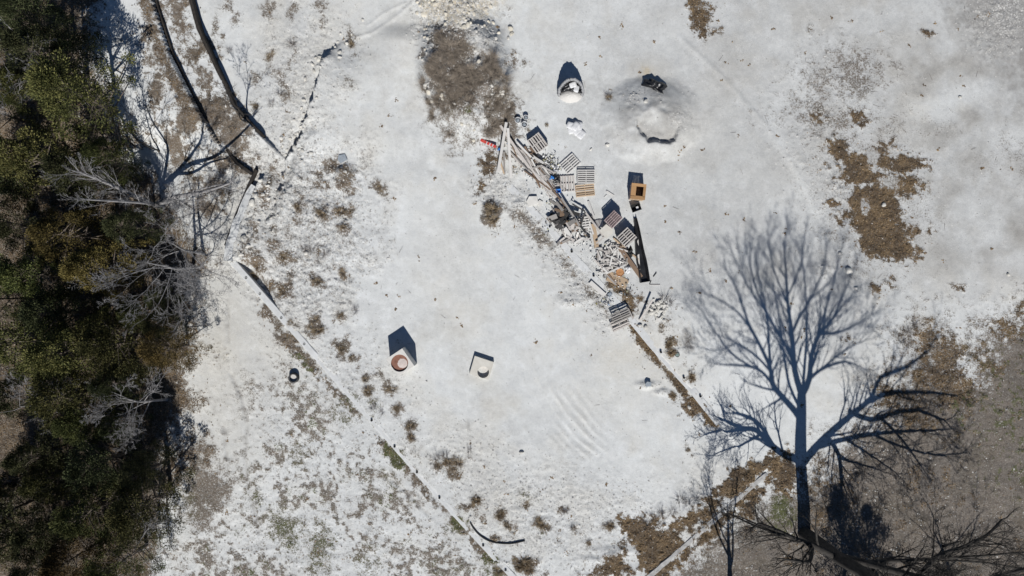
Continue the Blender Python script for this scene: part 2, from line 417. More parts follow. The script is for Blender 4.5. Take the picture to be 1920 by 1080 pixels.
# rubbly bottom centre
put(RGH, soft(poly([(760, 820), (1000, 870), (1250, 930), (1420, 870), (1300, 1000), (1100, 1100), (960, 1090)]), 80, 90, n_md), .5)
for e in ((845, 868, 32, 9, -5), (850, 884, 22, 13), (818, 872, 12, 14), (895, 938, 12, 9), (880, 950, 14, 8, -20), (938, 965, 12, 16), (950, 985, 18, 8, 20), (905, 970, 8, 6), (987, 947, 8, 7), (1015, 983, 17, 12, 25), (985, 1060, 28, 20, 20), (1020, 1075, 14, 8), (1105, 1022, 5, 15, -30), (1145, 985, 11, 9, -30), (1048, 1010, 5, 5), (1055, 955, 7, 5), (1075, 990, 4, 8), (965, 1005, 4, 9), (930, 1010, 12, 10)):
    put(SOIL, soft(ell(*e), 7, 18), .95); put(LIT, soft(ell(*e), 7, 18), .55)
# leaf drifts by the lower right wall
for q, w in (([(1455, 862), (1420, 878), (1395, 900), (1365, 920), (1335, 935)], 16), ([(1345, 940), (1310, 968), (1270, 985), (1220, 990), (1165, 980)], 13), ([(1440, 905), (1400, 935), (1370, 965), (1320, 1010), (1260, 1060), (1230, 1090)], 11)):
    d, s2, t = pl(q); m = soft(w - d, 8, 34); put(LIT, m); put(SOIL, m)
for e in ((1235, 1020, 48, 42, 10), (1195, 1000, 34, 22, -20), (1225, 1050, 30, 30), (1465, 885, 30, 40), (1480, 915, 14, 50), (1150, 1065, 34, 24), (1105, 1078, 18, 9), (1130, 1062, 10, 9), (1395, 890, 24, 20, -20), (1360, 915, 20, 14), (1320, 965, 26, 14, -25), (1290, 845, 7, 7), (1400, 955, 20, 20, 40), (1165, 1040, 8, 20, 40)):
    m = soft(ell(*e), 8, 30); put(LIT, m, .95); put(SOIL, m)
# the right-hand yard of dry grass
YARD = poly([(1478, 905), (1520, 880), (1560, 830), (1640, 765), (1655, 720), (1690, 690), (1690, 640), (1720, 600), (1760, 610), (1800, 680), (1818, 690), (1838, 610), (1870, 600), (1925, 575), (6000, 500), (6000, 6000), (1260, 6000), (1255, 1080), (1370, 970)])
my = soft(YARD, 60, 90); put(SOIL, my, .95); put(GRY, my * (.42 + n_md * 1.2), 1.0)
put(LIT, my * sstep(.0, .22, n_md * .8 + n_hi * .6), .55); put(RGH, my * sstep(.0, .3, n_hi - n_md * .4), .4)
for e in ((1675, 735, 30, 18), (1745, 710, 50, 26), (1700, 770, 46, 22), (1790, 725, 50, 46), (1735, 640, 26, 40), (1770, 665, 40, 40), (1890, 618, 36, 24), (1840, 665, 22, 26), (1870, 690, 22, 18), (1710, 790, 40, 16), (1910, 590, 20, 20), (1560, 905, 20, 14), (1530, 960, 10, 50)):
    put(LIT, soft(ell(*e), 16, 44), .8)
put(GRN, soft(poly([(1830, 690), (1880, 630), (1990, 600), (1990, 960), (1840, 920), (1810, 780)]), 60, 60, n_md) * sstep(-.06, .2, n_hi + n_f * .8), .62)
put(GRN, soft(ell(1800, 770, 26, 20), 14, 50) * sstep(0, .1, n_hi), .7); put(GRN, soft(ell(1468, 962, 24, 28), 18, 40), .8); LIT *= 1 - soft(ell(1468, 965, 22, 26), 14, 20)
# right leaf patch
holes = np.maximum(soft(ell(1668, 343, 16, 9, 15), 6, 14), soft(ell(1622, 388, 7, 13), 5, 8))
for e in ((1640, 395, 52, 62), (1660, 450, 50, 40), (1685, 470, 42, 24), (1605, 320, 24, 30), (1572, 285, 22, 20, 40), (1562, 268, 14, 9, 20), (1590, 300, 20, 14), (1660, 305, 14, 30), (1700, 310, 36, 17, -8), (1700, 350, 34, 22), (1660, 274, 14, 9), (1607, 222, 14, 11, 40), (1612, 232, 14, 10), (1535, 222, 8, 7), (1562, 384, 17, 11, -8), (1602, 405, 20, 9, -10), (1655, 536, 19, 10, -12), (1575, 418, 6, 6), (1720, 432, 12, 5), (1620, 330, 60, 20, 10)):
    m = soft(ell(*e), 7, 26) * (1 - holes); put(LIT, m, .95); put(SOIL, m)
put(GRY, soft(ell(1655, 420, 34, 40), 30, 50), .6)
put(SOIL, soft(ell(1635, 370, 110, 150), 80, 140), .42); put(GRY, soft(ell(1635, 380, 110, 150), 90, 140), .45)
put(GRY, soft(ell(1650, 520, 50, 34, 20), 30, 60), .5)
for e in ((1308, 30, 17, 34, -14), (1322, 22, 12, 20), (1318, 60, 8, 16, 10), (1338, 62, 14, 7, -20), (1300, 5, 12, 14), (1590, 635, 9, 6), (1692, 510, .1, .1), (1520, 55, 4, 4), (1738, 62, 7, 4), (1800, 540, 10, 4, 20)):
    m = soft(ell(*e), 6, 16); put(LIT, m, .95); put(SOIL, m)
# leaf strip under the yard wall and the debris dirt
d, s_, t = pl([(1172, 598), (1200, 632), (1240, 684), (1290, 742), (1342, 797)])
m = soft(8 + 3 * np.sin(U * .09) - d, 6, 12); put(LIT, m, .95); put(SOIL, m)
for e in ((1297, 762, 22, 24), (1255, 648, 10, 16), (1262, 664, 8, 7), (1298, 707, 8, 12, -20), (1282, 686, 4, 6), (1262, 741, 6, 8), (1335, 788, 16, 12, 45), (1175, 560, 12, 26, -35), (1160, 540, 12, 16), (1202, 560, 10, 12), (915, 310, 16, 26), (905, 305, 12, 16), (922, 298, 22, 10), (903, 345, 8, 14), (1150, 530, 10, 24, -40), (1245, 610, 4, 14, 40)):
    m = soft(ell(*e), 7, 20); put(LIT, m, .85); put(SOIL, m)
put(SOIL, soft(ell(922, 400, 20, 27, 12), 6, 18), .95); put(GRY, soft(ell(922, 398, 18, 24, 12), 6, 18), .7); put(LIT, soft(ell(930, 420, 16, 12), 10, 20), .6)
put(SOIL, soft(ell(1290, 640, 13, 20, 12), 9, 12), .55); put(GRY, soft(ell(1290, 640, 13, 20, 12), 9, 12), .9)
d, s_, t = pl([(975, 400), (1050, 480), (1100, 540), (1140, 590)]); put(SOIL, soft(11 - d, 9, 30, n_md), .85); put(RGH, soft(26 - d, 20, 40), .7); put(CRM, soft(40 - d, 50, 60, n_md), .3)
put(RGH, soft(ell(930, 350, 40, 34), 20, 30), .8); put(CRM, soft(ell(940, 350, 40, 30), 20, 30), .4)
put(SOIL, soft(ell(1180, 575, 60, 16, 35), 30, 50, n_md), .3); put(GRY, soft(ell(1190, 560, 50, 24, 30), 30, 50), .5)
# brush mound ground
put(SOIL, soft(ell(862, 150, 62, 100, -8), 16, 45), .95); put(SOIL, soft(ell(925, 205, 40, 85, -22), 18, 60), .9); put(SOIL, soft(ell(850, 240, 40, 30, 40), 18, 60), .6); put(GRY, soft(ell(880, 170, 90, 120), 50, 90), .4)
for e in ((893, 95, 16, 12, 20), (890, 128, 16, 12), (905, 50, 50, 16), (915, 65, 36, 14), (872, 238, 14, 12)):
    SOIL *= 1 - soft(ell(*e), 8, 16)
put(GRY, soft(ell(900, 60, 60, 22), 20, 30), .45); put(GRY, soft(ell(935, 170, 18, 60), 30, 40), .35)
put(GRN, soft(ell(880, 215, 10, 8), 6, 12), .6); put(GRN, soft(ell(850, 215, 8, 12), 6, 12), .5); put(GRN, soft(ell(800, 10, 12, 10), 9, 30), .35); put(GRN, soft(ell(860, 5, 20, 6), 9, 30), .4)
put(LIT, soft(ell(968, 115, 16, 10, 20), 8, 24), .5); put(SOIL, soft(ell(968, 115, 18, 12, 20), 8, 24), .7); put(SOIL, soft(ell(950, 28, 10, 10), 8, 24), .6)
put(SOIL, soft(pl([(975, 200), (985, 225), (990, 245)])[0] * -1 + 5, 6, 12), .8)
# tints of the open ground; grey dirt and painted edge dimming on the right
for (u, v, rx, ry, k) in ((760, 60, 60, 60, .35), (840, 480, 60, 120, .2), (1190, 660, 90, 60, .55), (1240, 700, 60, 40, .45), (1330, 880, 40, 30, .4), (1100, 430, 30, 60, .2), (1290, 250, 60, 60, .3), (1130, 600, 60, 40, .35), (1340, 160, 30, 50, .25), (1160, 740, 90, 30, .35), (905, 690, 34, 34, .2), (1480, 330, 60, 40, .2)):
    put(CRM, soft(ell(u, v, rx, ry), 50, 60, n_md), k)
put(CRM, soft(ell(1212, 136, 15, 17), 12, 8), 1.0); put(CRM, soft(ell(1222, 136, 26, 20), 24, 14), .5)
for (u, v, rx, ry, k) in ((1600, 60, 120, 60, .22), (1560, 130, 80, 70, .35), (1830, 60, 110, 90, .5), (1860, 160, 90, 90, .6), (1900, 60, 40, 80, .5), (1720, 60, 60, 60, .2), (1870, 290, 80, 60, .3), (1750, 260, 60, 40, .25), (1800, 330, 80, 60, .25), (1420, 230, 90, 70, .25), (1300, 300, 90, 40, .25), (1210, 470, 90, 100, .16), (1390, 420, 120, 80, .18), (1560, 620, 120, 60, .22), (1100, 280, 60, 60, .15), (1060, 60, 80, 60, .14), (1130, 440, 40, 40, .2), (700, 420, 30, 90, .08)):
    put(GRY, soft(ell(u, v, rx, ry), 60, 70, n_md), k)
put(GRY, soft(ell(812, 323, 14, 5), 5, 6), .5); put(GRY, soft(ell(878, 798, 3, 9), 3, 4), .8)
for (u, v, rx, ry, k) in ((1600, 140, 60, 44, .8), (1620, 150, 30, 26, .8), (1540, 160, 40, 40, .7), (1540, 205, 50, 22, .8), (1570, 230, 60, 34, .75), (1650, 250, 40, 30, .6), (1570, 110, 40, 30, .6), (1590, 90, 40, 30, .3), (1560, 250, 40, 40, .4), (1905, 290, 30, 30, .5), (1840, 300, 40, 16, .4), (1750, 245, 24, 14, .4), (1740, 420, 24, 14, .4)):
    put(SOIL, soft(ell(u, v, rx, ry), 40, 90, n_hi), k * .8)
put(GRY, sstep(960, 1200, U + n_lo * 250) * (1 - sstep(520, 640, V + n_md * 120)) * np.clip(.40 + n_md * .40 + n_lo * .25, 0, 1))  # grey dirt, plus lens falloff painted into the ground towards the right
put(GRY, soft(poly([(1690, -400), (1780, 90), (1850, 190), (1990, 260), (2400, 0), (2300, -400)]), 90, 110, n_md), .98)  # upper right corner: dirt grey deepened by painted lens falloff
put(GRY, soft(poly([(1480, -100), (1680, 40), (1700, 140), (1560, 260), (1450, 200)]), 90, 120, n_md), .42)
put(GRY, sstep(1640, 1800, U + n_lo * 200) * (1 - sstep(480, 640, V + n_md * 160)) * np.clip(.5 + n_md * .9 + n_lo * .5, 0, 1))  # far right: dirt and edge dimming mixed in one grey
for A_, q_, w_, k_ in ((GRY, [(1440, 225), (1490, 310), (1525, 390)], 7, -.9), (GRY, [(1850, 170), (1790, 190), (1720, 205)], 20, -.7)):
    d, s2, t = pl(q_); A_ += k_ * soft(w_ - d, 12, 16) * A_
put(RGH, soft(ell(1880, 30, 50, 60, 40), 40, 50), .7)
put(RGH, soft(ell(1540, 260, 60, 120), 60, 80, n_md), .35)
Z += RGH * (n_x * .11 + (fbm(U, V, 5, 2, 9) - .5) * .20)
open_ = 1 - sstep(-30, 20, FOREST)
Z += np.clip(LIT + SOIL * .5, 0, 1) * open_ * (n_x * .16 + n_f * .10)
for q_, w_, k_ in (([(800, -20), (740, 120), (690, 300), (700, 430), (800, 600), (960, 780), (1080, 880)], 26, .2), ([(860, 330), (840, 480), (960, 640), (1100, 760)], 20, .16), ([(1010, 60), (1120, 200), (1140, 300), (1290, 420), (1330, 560)], 26, .26), ([(1280, 100), (1420, 240), (1480, 380)], 18, .25), ([(420, 500), (400, 640), (440, 780), (450, 900)], 12, .25), ([(395, 560), (375, 660), (410, 800)], 7, .3)):
    d, s2, t = pl(q_); put(GRY, soft(w_ - d, w_, w_ * 2.4, n_md) * np.clip(.6 + n_hi * 1.6, 0, 1), k_)
put(CRM, open_ * np.clip(.10 + n_md * 1.1 + n_lo * .9 + n_hi * .3, 0, 1), .75)
put(GRY, open_ * np.clip(.06 - n_md * .9 + n_lo * .9 + n_x * .3, 0, 1), .5)
put(GRY, RGH * np.clip(.25 + n_hi * 1.2 + n_f, 0, 1), .55)

def hz(u, v):
    """ground height at photo-plane pixel coordinates (arrays or numbers)"""
    u = np.asarray(u, float); v = np.asarray(v, float)
    i = np.clip(np.searchsorted(uu, u) - 1, 0, len(uu) - 2); j = np.clip(np.searchsorted(vv, v) - 1, 0, len(vv) - 2)
    fx = np.clip((u - uu[i]) / (uu[i + 1] - uu[i]), 0, 1); fy = np.clip((v - vv[j]) / (vv[j + 1] - vv[j]), 0, 1)
    return (Z[j, i] * (1 - fx) + Z[j, i + 1] * fx) * (1 - fy) + (Z[j + 1, i] * (1 - fx) + Z[j + 1, i + 1] * fx) * fy
def samp(A, u, v):
    i = np.clip(np.searchsorted(uu, u) - 1, 0, len(uu) - 2); j = np.clip(np.searchsorted(vv, v) - 1, 0, len(vv) - 2)
    return A[j, i]
def at(u, v, dz=0.0):
    z = float(hz(u, v)); return ((u - 960) / S, (540 - v) / S, z + dz)

nv, nu = U.shape
GV = np.stack([(U - 960) / S, (540 - V) / S, Z], -1).reshape(-1, 3)
idx = np.arange(nv * nu).reshape(nv, nu)
GF = np.stack([idx[:-1, :-1], idx[1:, :-1], idx[1:, 1:], idx[:-1, 1:]], -1).reshape(-1, 4)
gme = np_mesh('ground', GV, GF, True)
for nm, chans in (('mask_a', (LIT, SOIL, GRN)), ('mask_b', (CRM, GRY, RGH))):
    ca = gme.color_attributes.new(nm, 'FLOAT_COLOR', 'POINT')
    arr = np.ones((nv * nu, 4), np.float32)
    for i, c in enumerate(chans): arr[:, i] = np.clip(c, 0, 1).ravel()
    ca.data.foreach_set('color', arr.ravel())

m, nt, b = mat_new('caliche_ground'); k = N(nt)
pos = k.n('ShaderNodeNewGeometry').outputs['Position']
def attr(nm):
    a = k.n('ShaderNodeVertexColor'); a.layer_name = nm
    s3 = k.n('ShaderNodeSeparateColor'); k.l(a.outputs[0], s3.inputs[0]); return s3.outputs
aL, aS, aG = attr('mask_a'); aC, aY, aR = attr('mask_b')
f1 = k.noise(.16, 5, .6, pos, .6); f2 = k.noise(1.1, 6, .65, pos, .3); f3 = k.noise(9, 5, .7, pos); f4 = k.noise(34, 3, .7, pos)
base = k.ramp(f1, [(.3, (.545, .55, .54)), (.5, (.59, .598, .588)), (.72, (.63, .635, .622))])
base = k.mix(k.smooth(f2, .48, .72), base, (.655, .665, .66))
base = k.mix(k.math('MULTIPLY', k.smooth(f2, .48, .26), .5), base, (.50, .51, .515))
base = k.mix(k.math('MULTIPLY', aC, .85), base, k.ramp(f3, [(.3, (.50, .455, .37)), (.7, (.60, .56, .48))]))
base = k.mix(k.math('MULTIPLY', k.smooth(aC, .6, 1.0), .75), base, k.ramp(f3, [(.3, (.47, .39, .255)), (.7, (.62, .545, .41))]))
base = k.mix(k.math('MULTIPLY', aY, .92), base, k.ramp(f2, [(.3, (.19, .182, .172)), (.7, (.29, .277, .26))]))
f5 = k.noise(3.6, 5, .7, pos, .4)
base = k.mix(.5, base, k.ramp(f5, [(.28, (.40, .40, .405)), (.5, (.5, .5, .5)), (.72, (.575, .57, .56))]), 'OVERLAY')
# rough ground: blue grey chips and bright chips
vor = k.n('ShaderNodeTexVoronoi'); vor.inputs['Scale'].default_value = 8.5; k.l(pos, vor.inputs['Vector'])
vs = k.n('ShaderNodeSeparateColor'); k.l(vor.outputs['Color'], vs.inputs[0])
chip = k.ramp(vs.outputs[0], [(.0, (.20, .205, .215)), (.3, (.38, .38, .375)), (.6, (.50, .495, .48)), (.85, (.64, .635, .615))])
base = k.mix(k.math('MULTIPLY', aR, k.smooth(f3, .4, .6)), base, chip)
# grain and dark specks
base = k.mix(.8, base, k.ramp(f4, [(.25, (.30, .30, .30)), (.5, (.5, .5, .5)), (.75, (.64, .64, .64))]), 'OVERLAY')
# dirt, litter, grass; broken up by fine noise
brk = k.math('ADD', k.math('MULTIPLY', k.math('SUBTRACT', f3, .5), 2.4), k.math('MULTIPLY', k.math('SUBTRACT', f4, .5), 1.6))
soil_c = k.ramp(k.noise(11, 5, .75, pos), [(.25, (.06, .048, .038)), (.45, (.145, .12, .096)), (.58, (.205, .175, .145)), (.75, (.34, .30, .26))])
soil_c = k.mix(k.math('MULTIPLY', k.smooth(k.noise(.55, 5, .7, pos, .5), .45, .68), .6), soil_c, k.ramp(f4, [(.3, (.045, .036, .026)), (.7, (.12, .10, .07))]))
soil_c = k.mix(k.math('MULTIPLY', aY, .6), soil_c, k.ramp(k.noise(13, 5, .75, pos), [(.25, (.07, .066, .064)), (.45, (.15, .14, .133)), (.58, (.21, .198, .188)), (.75, (.38, .36, .345))]))
lit_c = k.ramp(k.noise(16, 4, .75, pos), [(.25, (.045, .03, .018)), (.45, (.12, .082, .048)), (.6, (.20, .145, .085)), (.78, (.32, .25, .165))])
lit_c = k.mix(k.smooth(k.noise(.8, 4, .65, pos), .42, .62), k.mix(.55, lit_c, (.06, .05, .042)), lit_c)
grn_c = k.ramp(f4, [(.3, (.045, .052, .02)), (.7, (.125, .13, .06))])
mS = k.smooth(k.math('ADD', aS, brk), .30, .78); mL = k.smooth(k.math('ADD', aL, brk), .36, .80); mG_ = k.smooth(k.math('ADD', aG, brk), .42, .66)
mS = k.math('MULTIPLY', mS, k.smooth(aS, .02, .12)); mL = k.math('MULTIPLY', mL, k.smooth(aL, .02, .12)); mG_ = k.math('MULTIPLY', mG_, k.smooth(aG, .02, .12))
base = k.mix(mS, base, soil_c); base = k.mix(mL, base, lit_c); base = k.mix(mG_, base, grn_c)
k.l(base, b.inputs['Base Color']); b.inputs['Roughness'].default_value = .95; b.inputs['Specular IOR Level'].default_value = .15
hb = k.math('ADD', k.math('MULTIPLY', f3, .7), k.math('MULTIPLY', f4, .35))
hb = k.math('MULTIPLY', hb, k.math('ADD', k.math('MULTIPLY', k.math('MAXIMUM', aR, k.math('MAXIMUM', aS, aL)), .8), .22))
k.bump(b, hb, .7, .10)
gme.materials.append(m)
ground = ob('ground', gme); ground['kind'] = 'structure'

# =================================================================== WALLS
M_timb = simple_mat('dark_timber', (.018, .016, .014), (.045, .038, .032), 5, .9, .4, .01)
def wall_strip(name, pts, width, below, above, mat, label, jit=.0, side=0, cat='wall'):
    """a wall following pixel points; its top follows the ground + above; side shifts it sideways (m)"""
    P = []
    for (a, b_) in zip(pts, pts[1:]):
        n_ = max(1, int(math.hypot(b_[0] - a[0], b_[1] - a[1]) / 12))
        P += [(a[0] + (b_[0] - a[0]) * i / n_, a[1] + (b_[1] - a[1]) * i / n_) for i in range(n_)]
    P.append(pts[-1]); W = []
    for i, p in enumerate(P):
        q0, q1 = P[max(i - 1, 0)], P[min(i + 1, len(P) - 1)]
        t_ = Vector((q1[0] - q0[0], -(q1[1] - q0[1]))).normalized(); nn = Vector((-t_.y, t_.x))
        x, y, _ = at(*p); z = above[i * (len(above) - 1) // max(1, len(P) - 1)] if isinstance(above, list) else above
        a_ = Vector((x, y)) + nn * (width / 2 + side + random.uniform(-jit, jit)); c_ = Vector((x, y)) + nn * (-width / 2 + side + random.uniform(-jit, jit))
        W.append((a_, c_, z + random.uniform(-jit, jit) * .5))
    mb = MB(); vs = []; bev = .02
    for (a_, c_, z) in W:
        dn = (c_ - a_).normalized() * bev
        vs += [(a_.x, a_.y, -below), (a_.x, a_.y, z - bev), (a_.x + dn.x, a_.y + dn.y, z), (c_.x - dn.x, c_.y - dn.y, z), (c_.x, c_.y, z - bev), (c_.x, c_.y, -below)]
    fs = []
    for i in range(len(W) - 1):
        for j in range(5): fs.append((i * 6 + j, i * 6 + j + 1, i * 6 + 6 + j + 1, i * 6 + 6 + j))
    fs += [tuple(range(5, -1, -1)), tuple((len(W) - 1) * 6 + j for j in range(6))]
    mb.add(vs, fs)
    o = ob(name, mb.mesh(name, mat)); tag(o, label, cat)
    return o

mb = MB(); mb.lathe([(.055, -.1), (.075, -.1), (.075, .05), (.055, .05), (.055, -.1)], 10); mb.disc(.056, -.02, 10)
STUB = mb.mesh('pipe_stub', M_blackm)
def stubs(wall, pts, z):
    for (u, v) in pts: ob('pipe_stub', STUB, wall, ((u - 960) / S, (540 - v) / S, z))

wD = wall_strip('concrete_wall', LINE_D, .44, 1.4, [float(hz(480, 560)) + .14] * 2 + [float(hz(p[0] + 16, p[1] - 12)) + .0 for p in [(560, 632), (620, 700), (700, 790), (800, 905), (905, 1020), (990, 1112)]], M_conc, 'long straight pale concrete wall top running down to the lower edge', .012)
stubs(wD, [(462, 521), (488, 551), (528, 596), (571, 645), (697, 788), (740, 837), (782, 885), (824, 933), (906, 1022), (948, 1068)], float(hz(740, 820)) + .06)
wW = wall_strip('concrete_wall', [(484, 352)] + LINE_W[1:], .5, 1.2, [.36, .46, .5, .48, .44], M_conc, 'short pale concrete wall with rocks beside it above the track corner', .06, side=-.2)
wall_strip('shade_strip', [(497, 326), (476, 372), (455, 424), (440, 466)], .16, .6, .34, M_timb, 'thin dark strip added as shade along the outer side of the short wall', .01, side=-.56, cat='board')  # dark strip added to stand in for the shade beside the wall
wE = wall_strip('concrete_wall', LINE_E, .5, 1.4, [float(hz(p[0] + 14, p[1] - 12)) + .02 for p in LINE_E], M_conc, 'pale concrete wall top running beside the lumber and pallets', .012, side=.05)
stubs(wE, [(1031, 425), (1072, 472), (1113, 517), (1239, 660), (1282, 708), (1313, 743)], float(hz(1090, 480)) + .1)
wF = wall_strip('concrete_wall', LINE_F, .31, 1.2, [float(hz(p[0], p[1])) + .045 for p in LINE_F], M_concd, 'narrow concrete wall between drifts of brown leaves near the tree', .03)
tA = wall_strip('retaining_wall', LINE_A, .28, .9, [.85, .85, .83, .8, .72], M_timb, 'dark retaining wall between the trees and the brown terrace, ending midway', .015, side=.03, cat='wall')
tB = wall_strip('retaining_wall', LINE_B, .22, .9, [.66, .66, .64, .62, .56, .48, .36], M_timb, 'dark retaining wall curving beside the white slope', .015, side=.04)
tB2 = wall_strip('retaining_wall', LINE_B2, .22, .9, [.3, .42, .36], M_timb, 'short curved dark retaining wall at the foot of the brown terrace', .02)

# =================================================================== TREES
def seg_mesh(name, segs, mat, thick=.05):
    """tapered branch segments (x0..x1, r0, r1) -> one mesh; thick ones get more sides"""
    A = np.array(segs, np.float32); out_v = []; out_f = []; o = 0
    for lo, hi, n in ((thick, 99, 8), (.02, thick, 4), (0, .02, 3)):
        B = A[(A[:, 6] >= lo) & (A[:, 6] < hi)]
        if not len(B): continue
        p0, p1 = B[:, :3], B[:, 3:6]; d_ = p1 - p0; L_ = np.linalg.norm(d_, axis=1, keepdims=True) + 1e-6; d_ = d_ / L_
        ref = np.where(np.abs(d_[:, 2:3]) > .9, np.array([[1, 0, 0]]), np.array([[0, 0, 1]]))
        a = np.cross(d_, ref); a /= np.linalg.norm(a, axis=1, keepdims=True) + 1e-9; b_ = np.cross(d_, a)
        an = np.arange(n) * 2 * math.pi / n
        ring = a[:, None, :] * np.cos(an)[None, :, None] + b_[:, None, :] * np.sin(an)[None, :, None]
        q0 = (p0 - d_ * B[:, 6:7] * .4)[:, None, :] + ring * B[:, 6][:, None, None]; q1 = p1[:, None, :] + ring * B[:, 7][:, None, None]
        vv_ = np.concatenate([q0, q1], 1).reshape(-1, 3)
        ii = np.arange(len(B))[:, None] * (2 * n) + o; kk = np.arange(n)[None, :]; k2 = (kk + 1) % n
        ff = np.stack([ii + kk, ii + k2, ii + n + k2, ii + n + kk], -1).reshape(-1, 4)
        out_v.append(vv_); out_f.append(ff); o += len(vv_)
    me = np_mesh(name, np.concatenate(out_v), np.concatenate(out_f), True); me.materials.append(mat)
    return me

def branch(segs, p, d_, L_, r, lvl, rg, up=.15, wig=.28, kids=(5, 5, 4), ratio=.55, spread=.9, taper=.35, mr=.0095):
    """grow one branch with its side branches; lvl counts down to twigs"""
    n = max(3, int(L_ / (.55 if lvl > 1 else .3 if lvl == 1 else .22))); n = min(n, 9)
    st = L_ / n; p = Vector(p); d_ = Vector(d_).normalized(); nodes = []
    for i in range(n):
        t0, t1 = i / n, (i + 1) / n
        d_ = (d_ + Vector((rg.gauss(0, wig), rg.gauss(0, wig), rg.gauss(0, wig) + up)) * (.6)).normalized()
        q = p + d_ * st; r0, r1 = r * (1 - t0 * (1 - taper)), r * (1 - t1 * (1 - taper))
        segs.append((p.x, p.y, p.z, q.x, q.y, q.z, r0, r1)); nodes.append((q.copy(), d_.copy(), r1, t1)); p = q
    if lvl > 0:
        nk = kids[min(lvl - 1, len(kids) - 1)]
        for i in range(nk):
            q, dd_, rr_, t1 = nodes[min(n - 1, int((.2 + .8 * (i + rg.random()) / nk) * n))]
            ax = dd_.orthogonal().normalized(); ax.rotate(Quaternion(dd_, rg.random() * 6.283))
            nd = (dd_ + ax * spread * rg.uniform(.6, 1.2)).normalized()
            branch(segs, q, nd, L_ * ratio * rg.uniform(.7, 1.15) * (1.05 - .45 * t1), max(mr, rr_ * .6), lvl - 1, rg, up, wig * 1.1, kids, ratio, spread, taper, mr)

def split_tree(root, segs, mat, cut=.035):
    T = [s for s in segs if s[6] >= cut]; C = [s for s in segs if s[6] < cut]
    ob('trunk', seg_mesh('trunk', T, mat), root)
    if C: ob('crown', seg_mesh('crown', C, mat), root)

M_barkd = simple_mat('dark_oak_bark', (.022, .02, .018), (.055, .05, .045), 3, .95, .6, .03)
M_barkg = simple_mat('grey_bark', (.155, .15, .15), (.31, .30, .30), 3, .9, .4, .02)
M_barkb = simple_mat('brown_twigs', (.10, .08, .065), (.18, .15, .125), 3, .9, .3, .02)

# ---- the big bare oak (its crown hangs mostly below the frame, its shadow fills the lower right)
UB, VB = 1508.0, 1000.0
oak_base = Vector(at(UB, VB))
def lift(u, v, dpt):
    """point (m, relative to the trunk foot) whose shadow falls on ground pixel (u, v), standing dpt metres north of the foot"""
    dy = (VB - v) / S; h = max(0, (dy - dpt)) * math.tan(EL)
    return Vector(((u - UB) / S - SHX * h * COT, dpt, h))
def trace(pts, d0, d1):
    n = len(pts); return [lift(p[0], p[1], d0 + (d1 - d0) * i / (n - 1)) for i, p in enumerate(pts)]
def smooth_path(P, sub=3):
    out = []
    for i in range(len(P) - 1):
        a, b_, c, d_ = P[max(i - 1, 0)], P[i], P[i + 1], P[min(i + 2, len(P) - 1)]
        for j in range(sub):
            t_ = j / sub
            out.append(.5 * ((2 * b_) + (c - a) * t_ + (2 * a - 5 * b_ + 4 * c - d_) * t_ ** 2 + (3 * b_ - a - 3 * c + d_) * t_ ** 3))
    out.append(P[-1]); return out
rg = random.Random(5); segs = []
def limb(pts, d0, d1, r0, r1, tw=0, tl=2.2, lvl=2, fr=.2, up=.12, kids=(6, 6, 5)):
    tw = int(tw * 1.5); tl = tl * .95
    if r0 < .22: r0, r1 = r0 * 1.12, r1 * 1.35
    T_ = trace(pts, d0, d1)
    if segs:
        A_ = np.array([q[:6] for q in segs if q[6] > .03]); A_ = np.concatenate([A_[:, :3], A_[:, 3:], (A_[:, :3] + A_[:, 3:]) / 2])
        T_[0] = Vector(A_[np.argmin(((A_ - np.array(T_[0])) ** 2).sum(1))])      # every limb springs from wood already there
    P = smooth_path(T_); n = len(P) - 1
    for i in range(n):
        a, b_ = r0 + (r1 - r0) * i / n, r0 + (r1 - r0) * (i + 1) / n
        segs.append((*P[i], *P[i + 1], a, b_))
    for j in range(tw):
        t_ = fr + (1 - fr) * (j + rg.random()) / tw; i = min(n - 1, int(t_ * n)); d_ = (P[i + 1] - P[i]).normalized()
        ax = d_.orthogonal().normalized(); ax.rotate(Quaternion(d_, rg.random() * 6.283))
        branch(segs, P[i], d_ + ax * rg.uniform(.5, 1.0), tl * rg.uniform(.6, 1.2), max(.012, (r0 + (r1 - r0) * t_) * .42), lvl, rg, up, .2, kids, .58, .8)
    if tw == 0: return
    d_ = (P[-1] - P[-2]).normalized()
    for j in range(2): branch(segs, P[-1], d_ + Vector((rg.gauss(0, .25), rg.gauss(0, .25), .1)), tl * .5, max(.010, r1 * .8), lvl, rg, up, .2, kids, .58, .7)
K = (5, 5, 4)
limb([(1508, 1000), (1507, 950), (1504, 900), (1501, 850)], 0, .1, .47, .36)
limb([(1502, 862), (1502, 810), (1503, 770), (1503, 738)], .1, .3, .42, .30)
limb([(1502, 790), (1492, 771), (1468, 744), (1448, 718), (1444, 687), (1423, 642), (1403, 602), (1383, 544), (1362, 505)], .2, -1.6, .20, .035, 12, 2.6)
limb([(1448, 718), (1430, 697), (1410, 687), (1375, 683), (1350, 682)], -.4, -.9, .09, .03, 6, 1.8)
limb([(1444, 690), (1441, 629), (1437, 584), (1419, 500)], -.5, .8, .10, .03, 9, 2.3)
limb([(1503, 738), (1490, 691), (1485, 629), (1477, 567), (1473, 500), (1470, 450)], .3, 1.4, .21, .03, 13, 2.5)
limb([(1489, 685), (1470, 640), (1445, 598), (1420, 545), (1405, 490)], .5, 2.2, .10, .03, 9, 2.3)
limb([(1485, 625), (1500, 588), (1517, 562), (1539, 513), (1548, 470)], .7, -.4, .09, .03, 8, 2.2)
limb([(1503, 738), (1517, 709), (1521, 664), (1534, 629), (1561, 593), (1588, 560)], .3, 1.8, .20, .03, 12, 2.6)
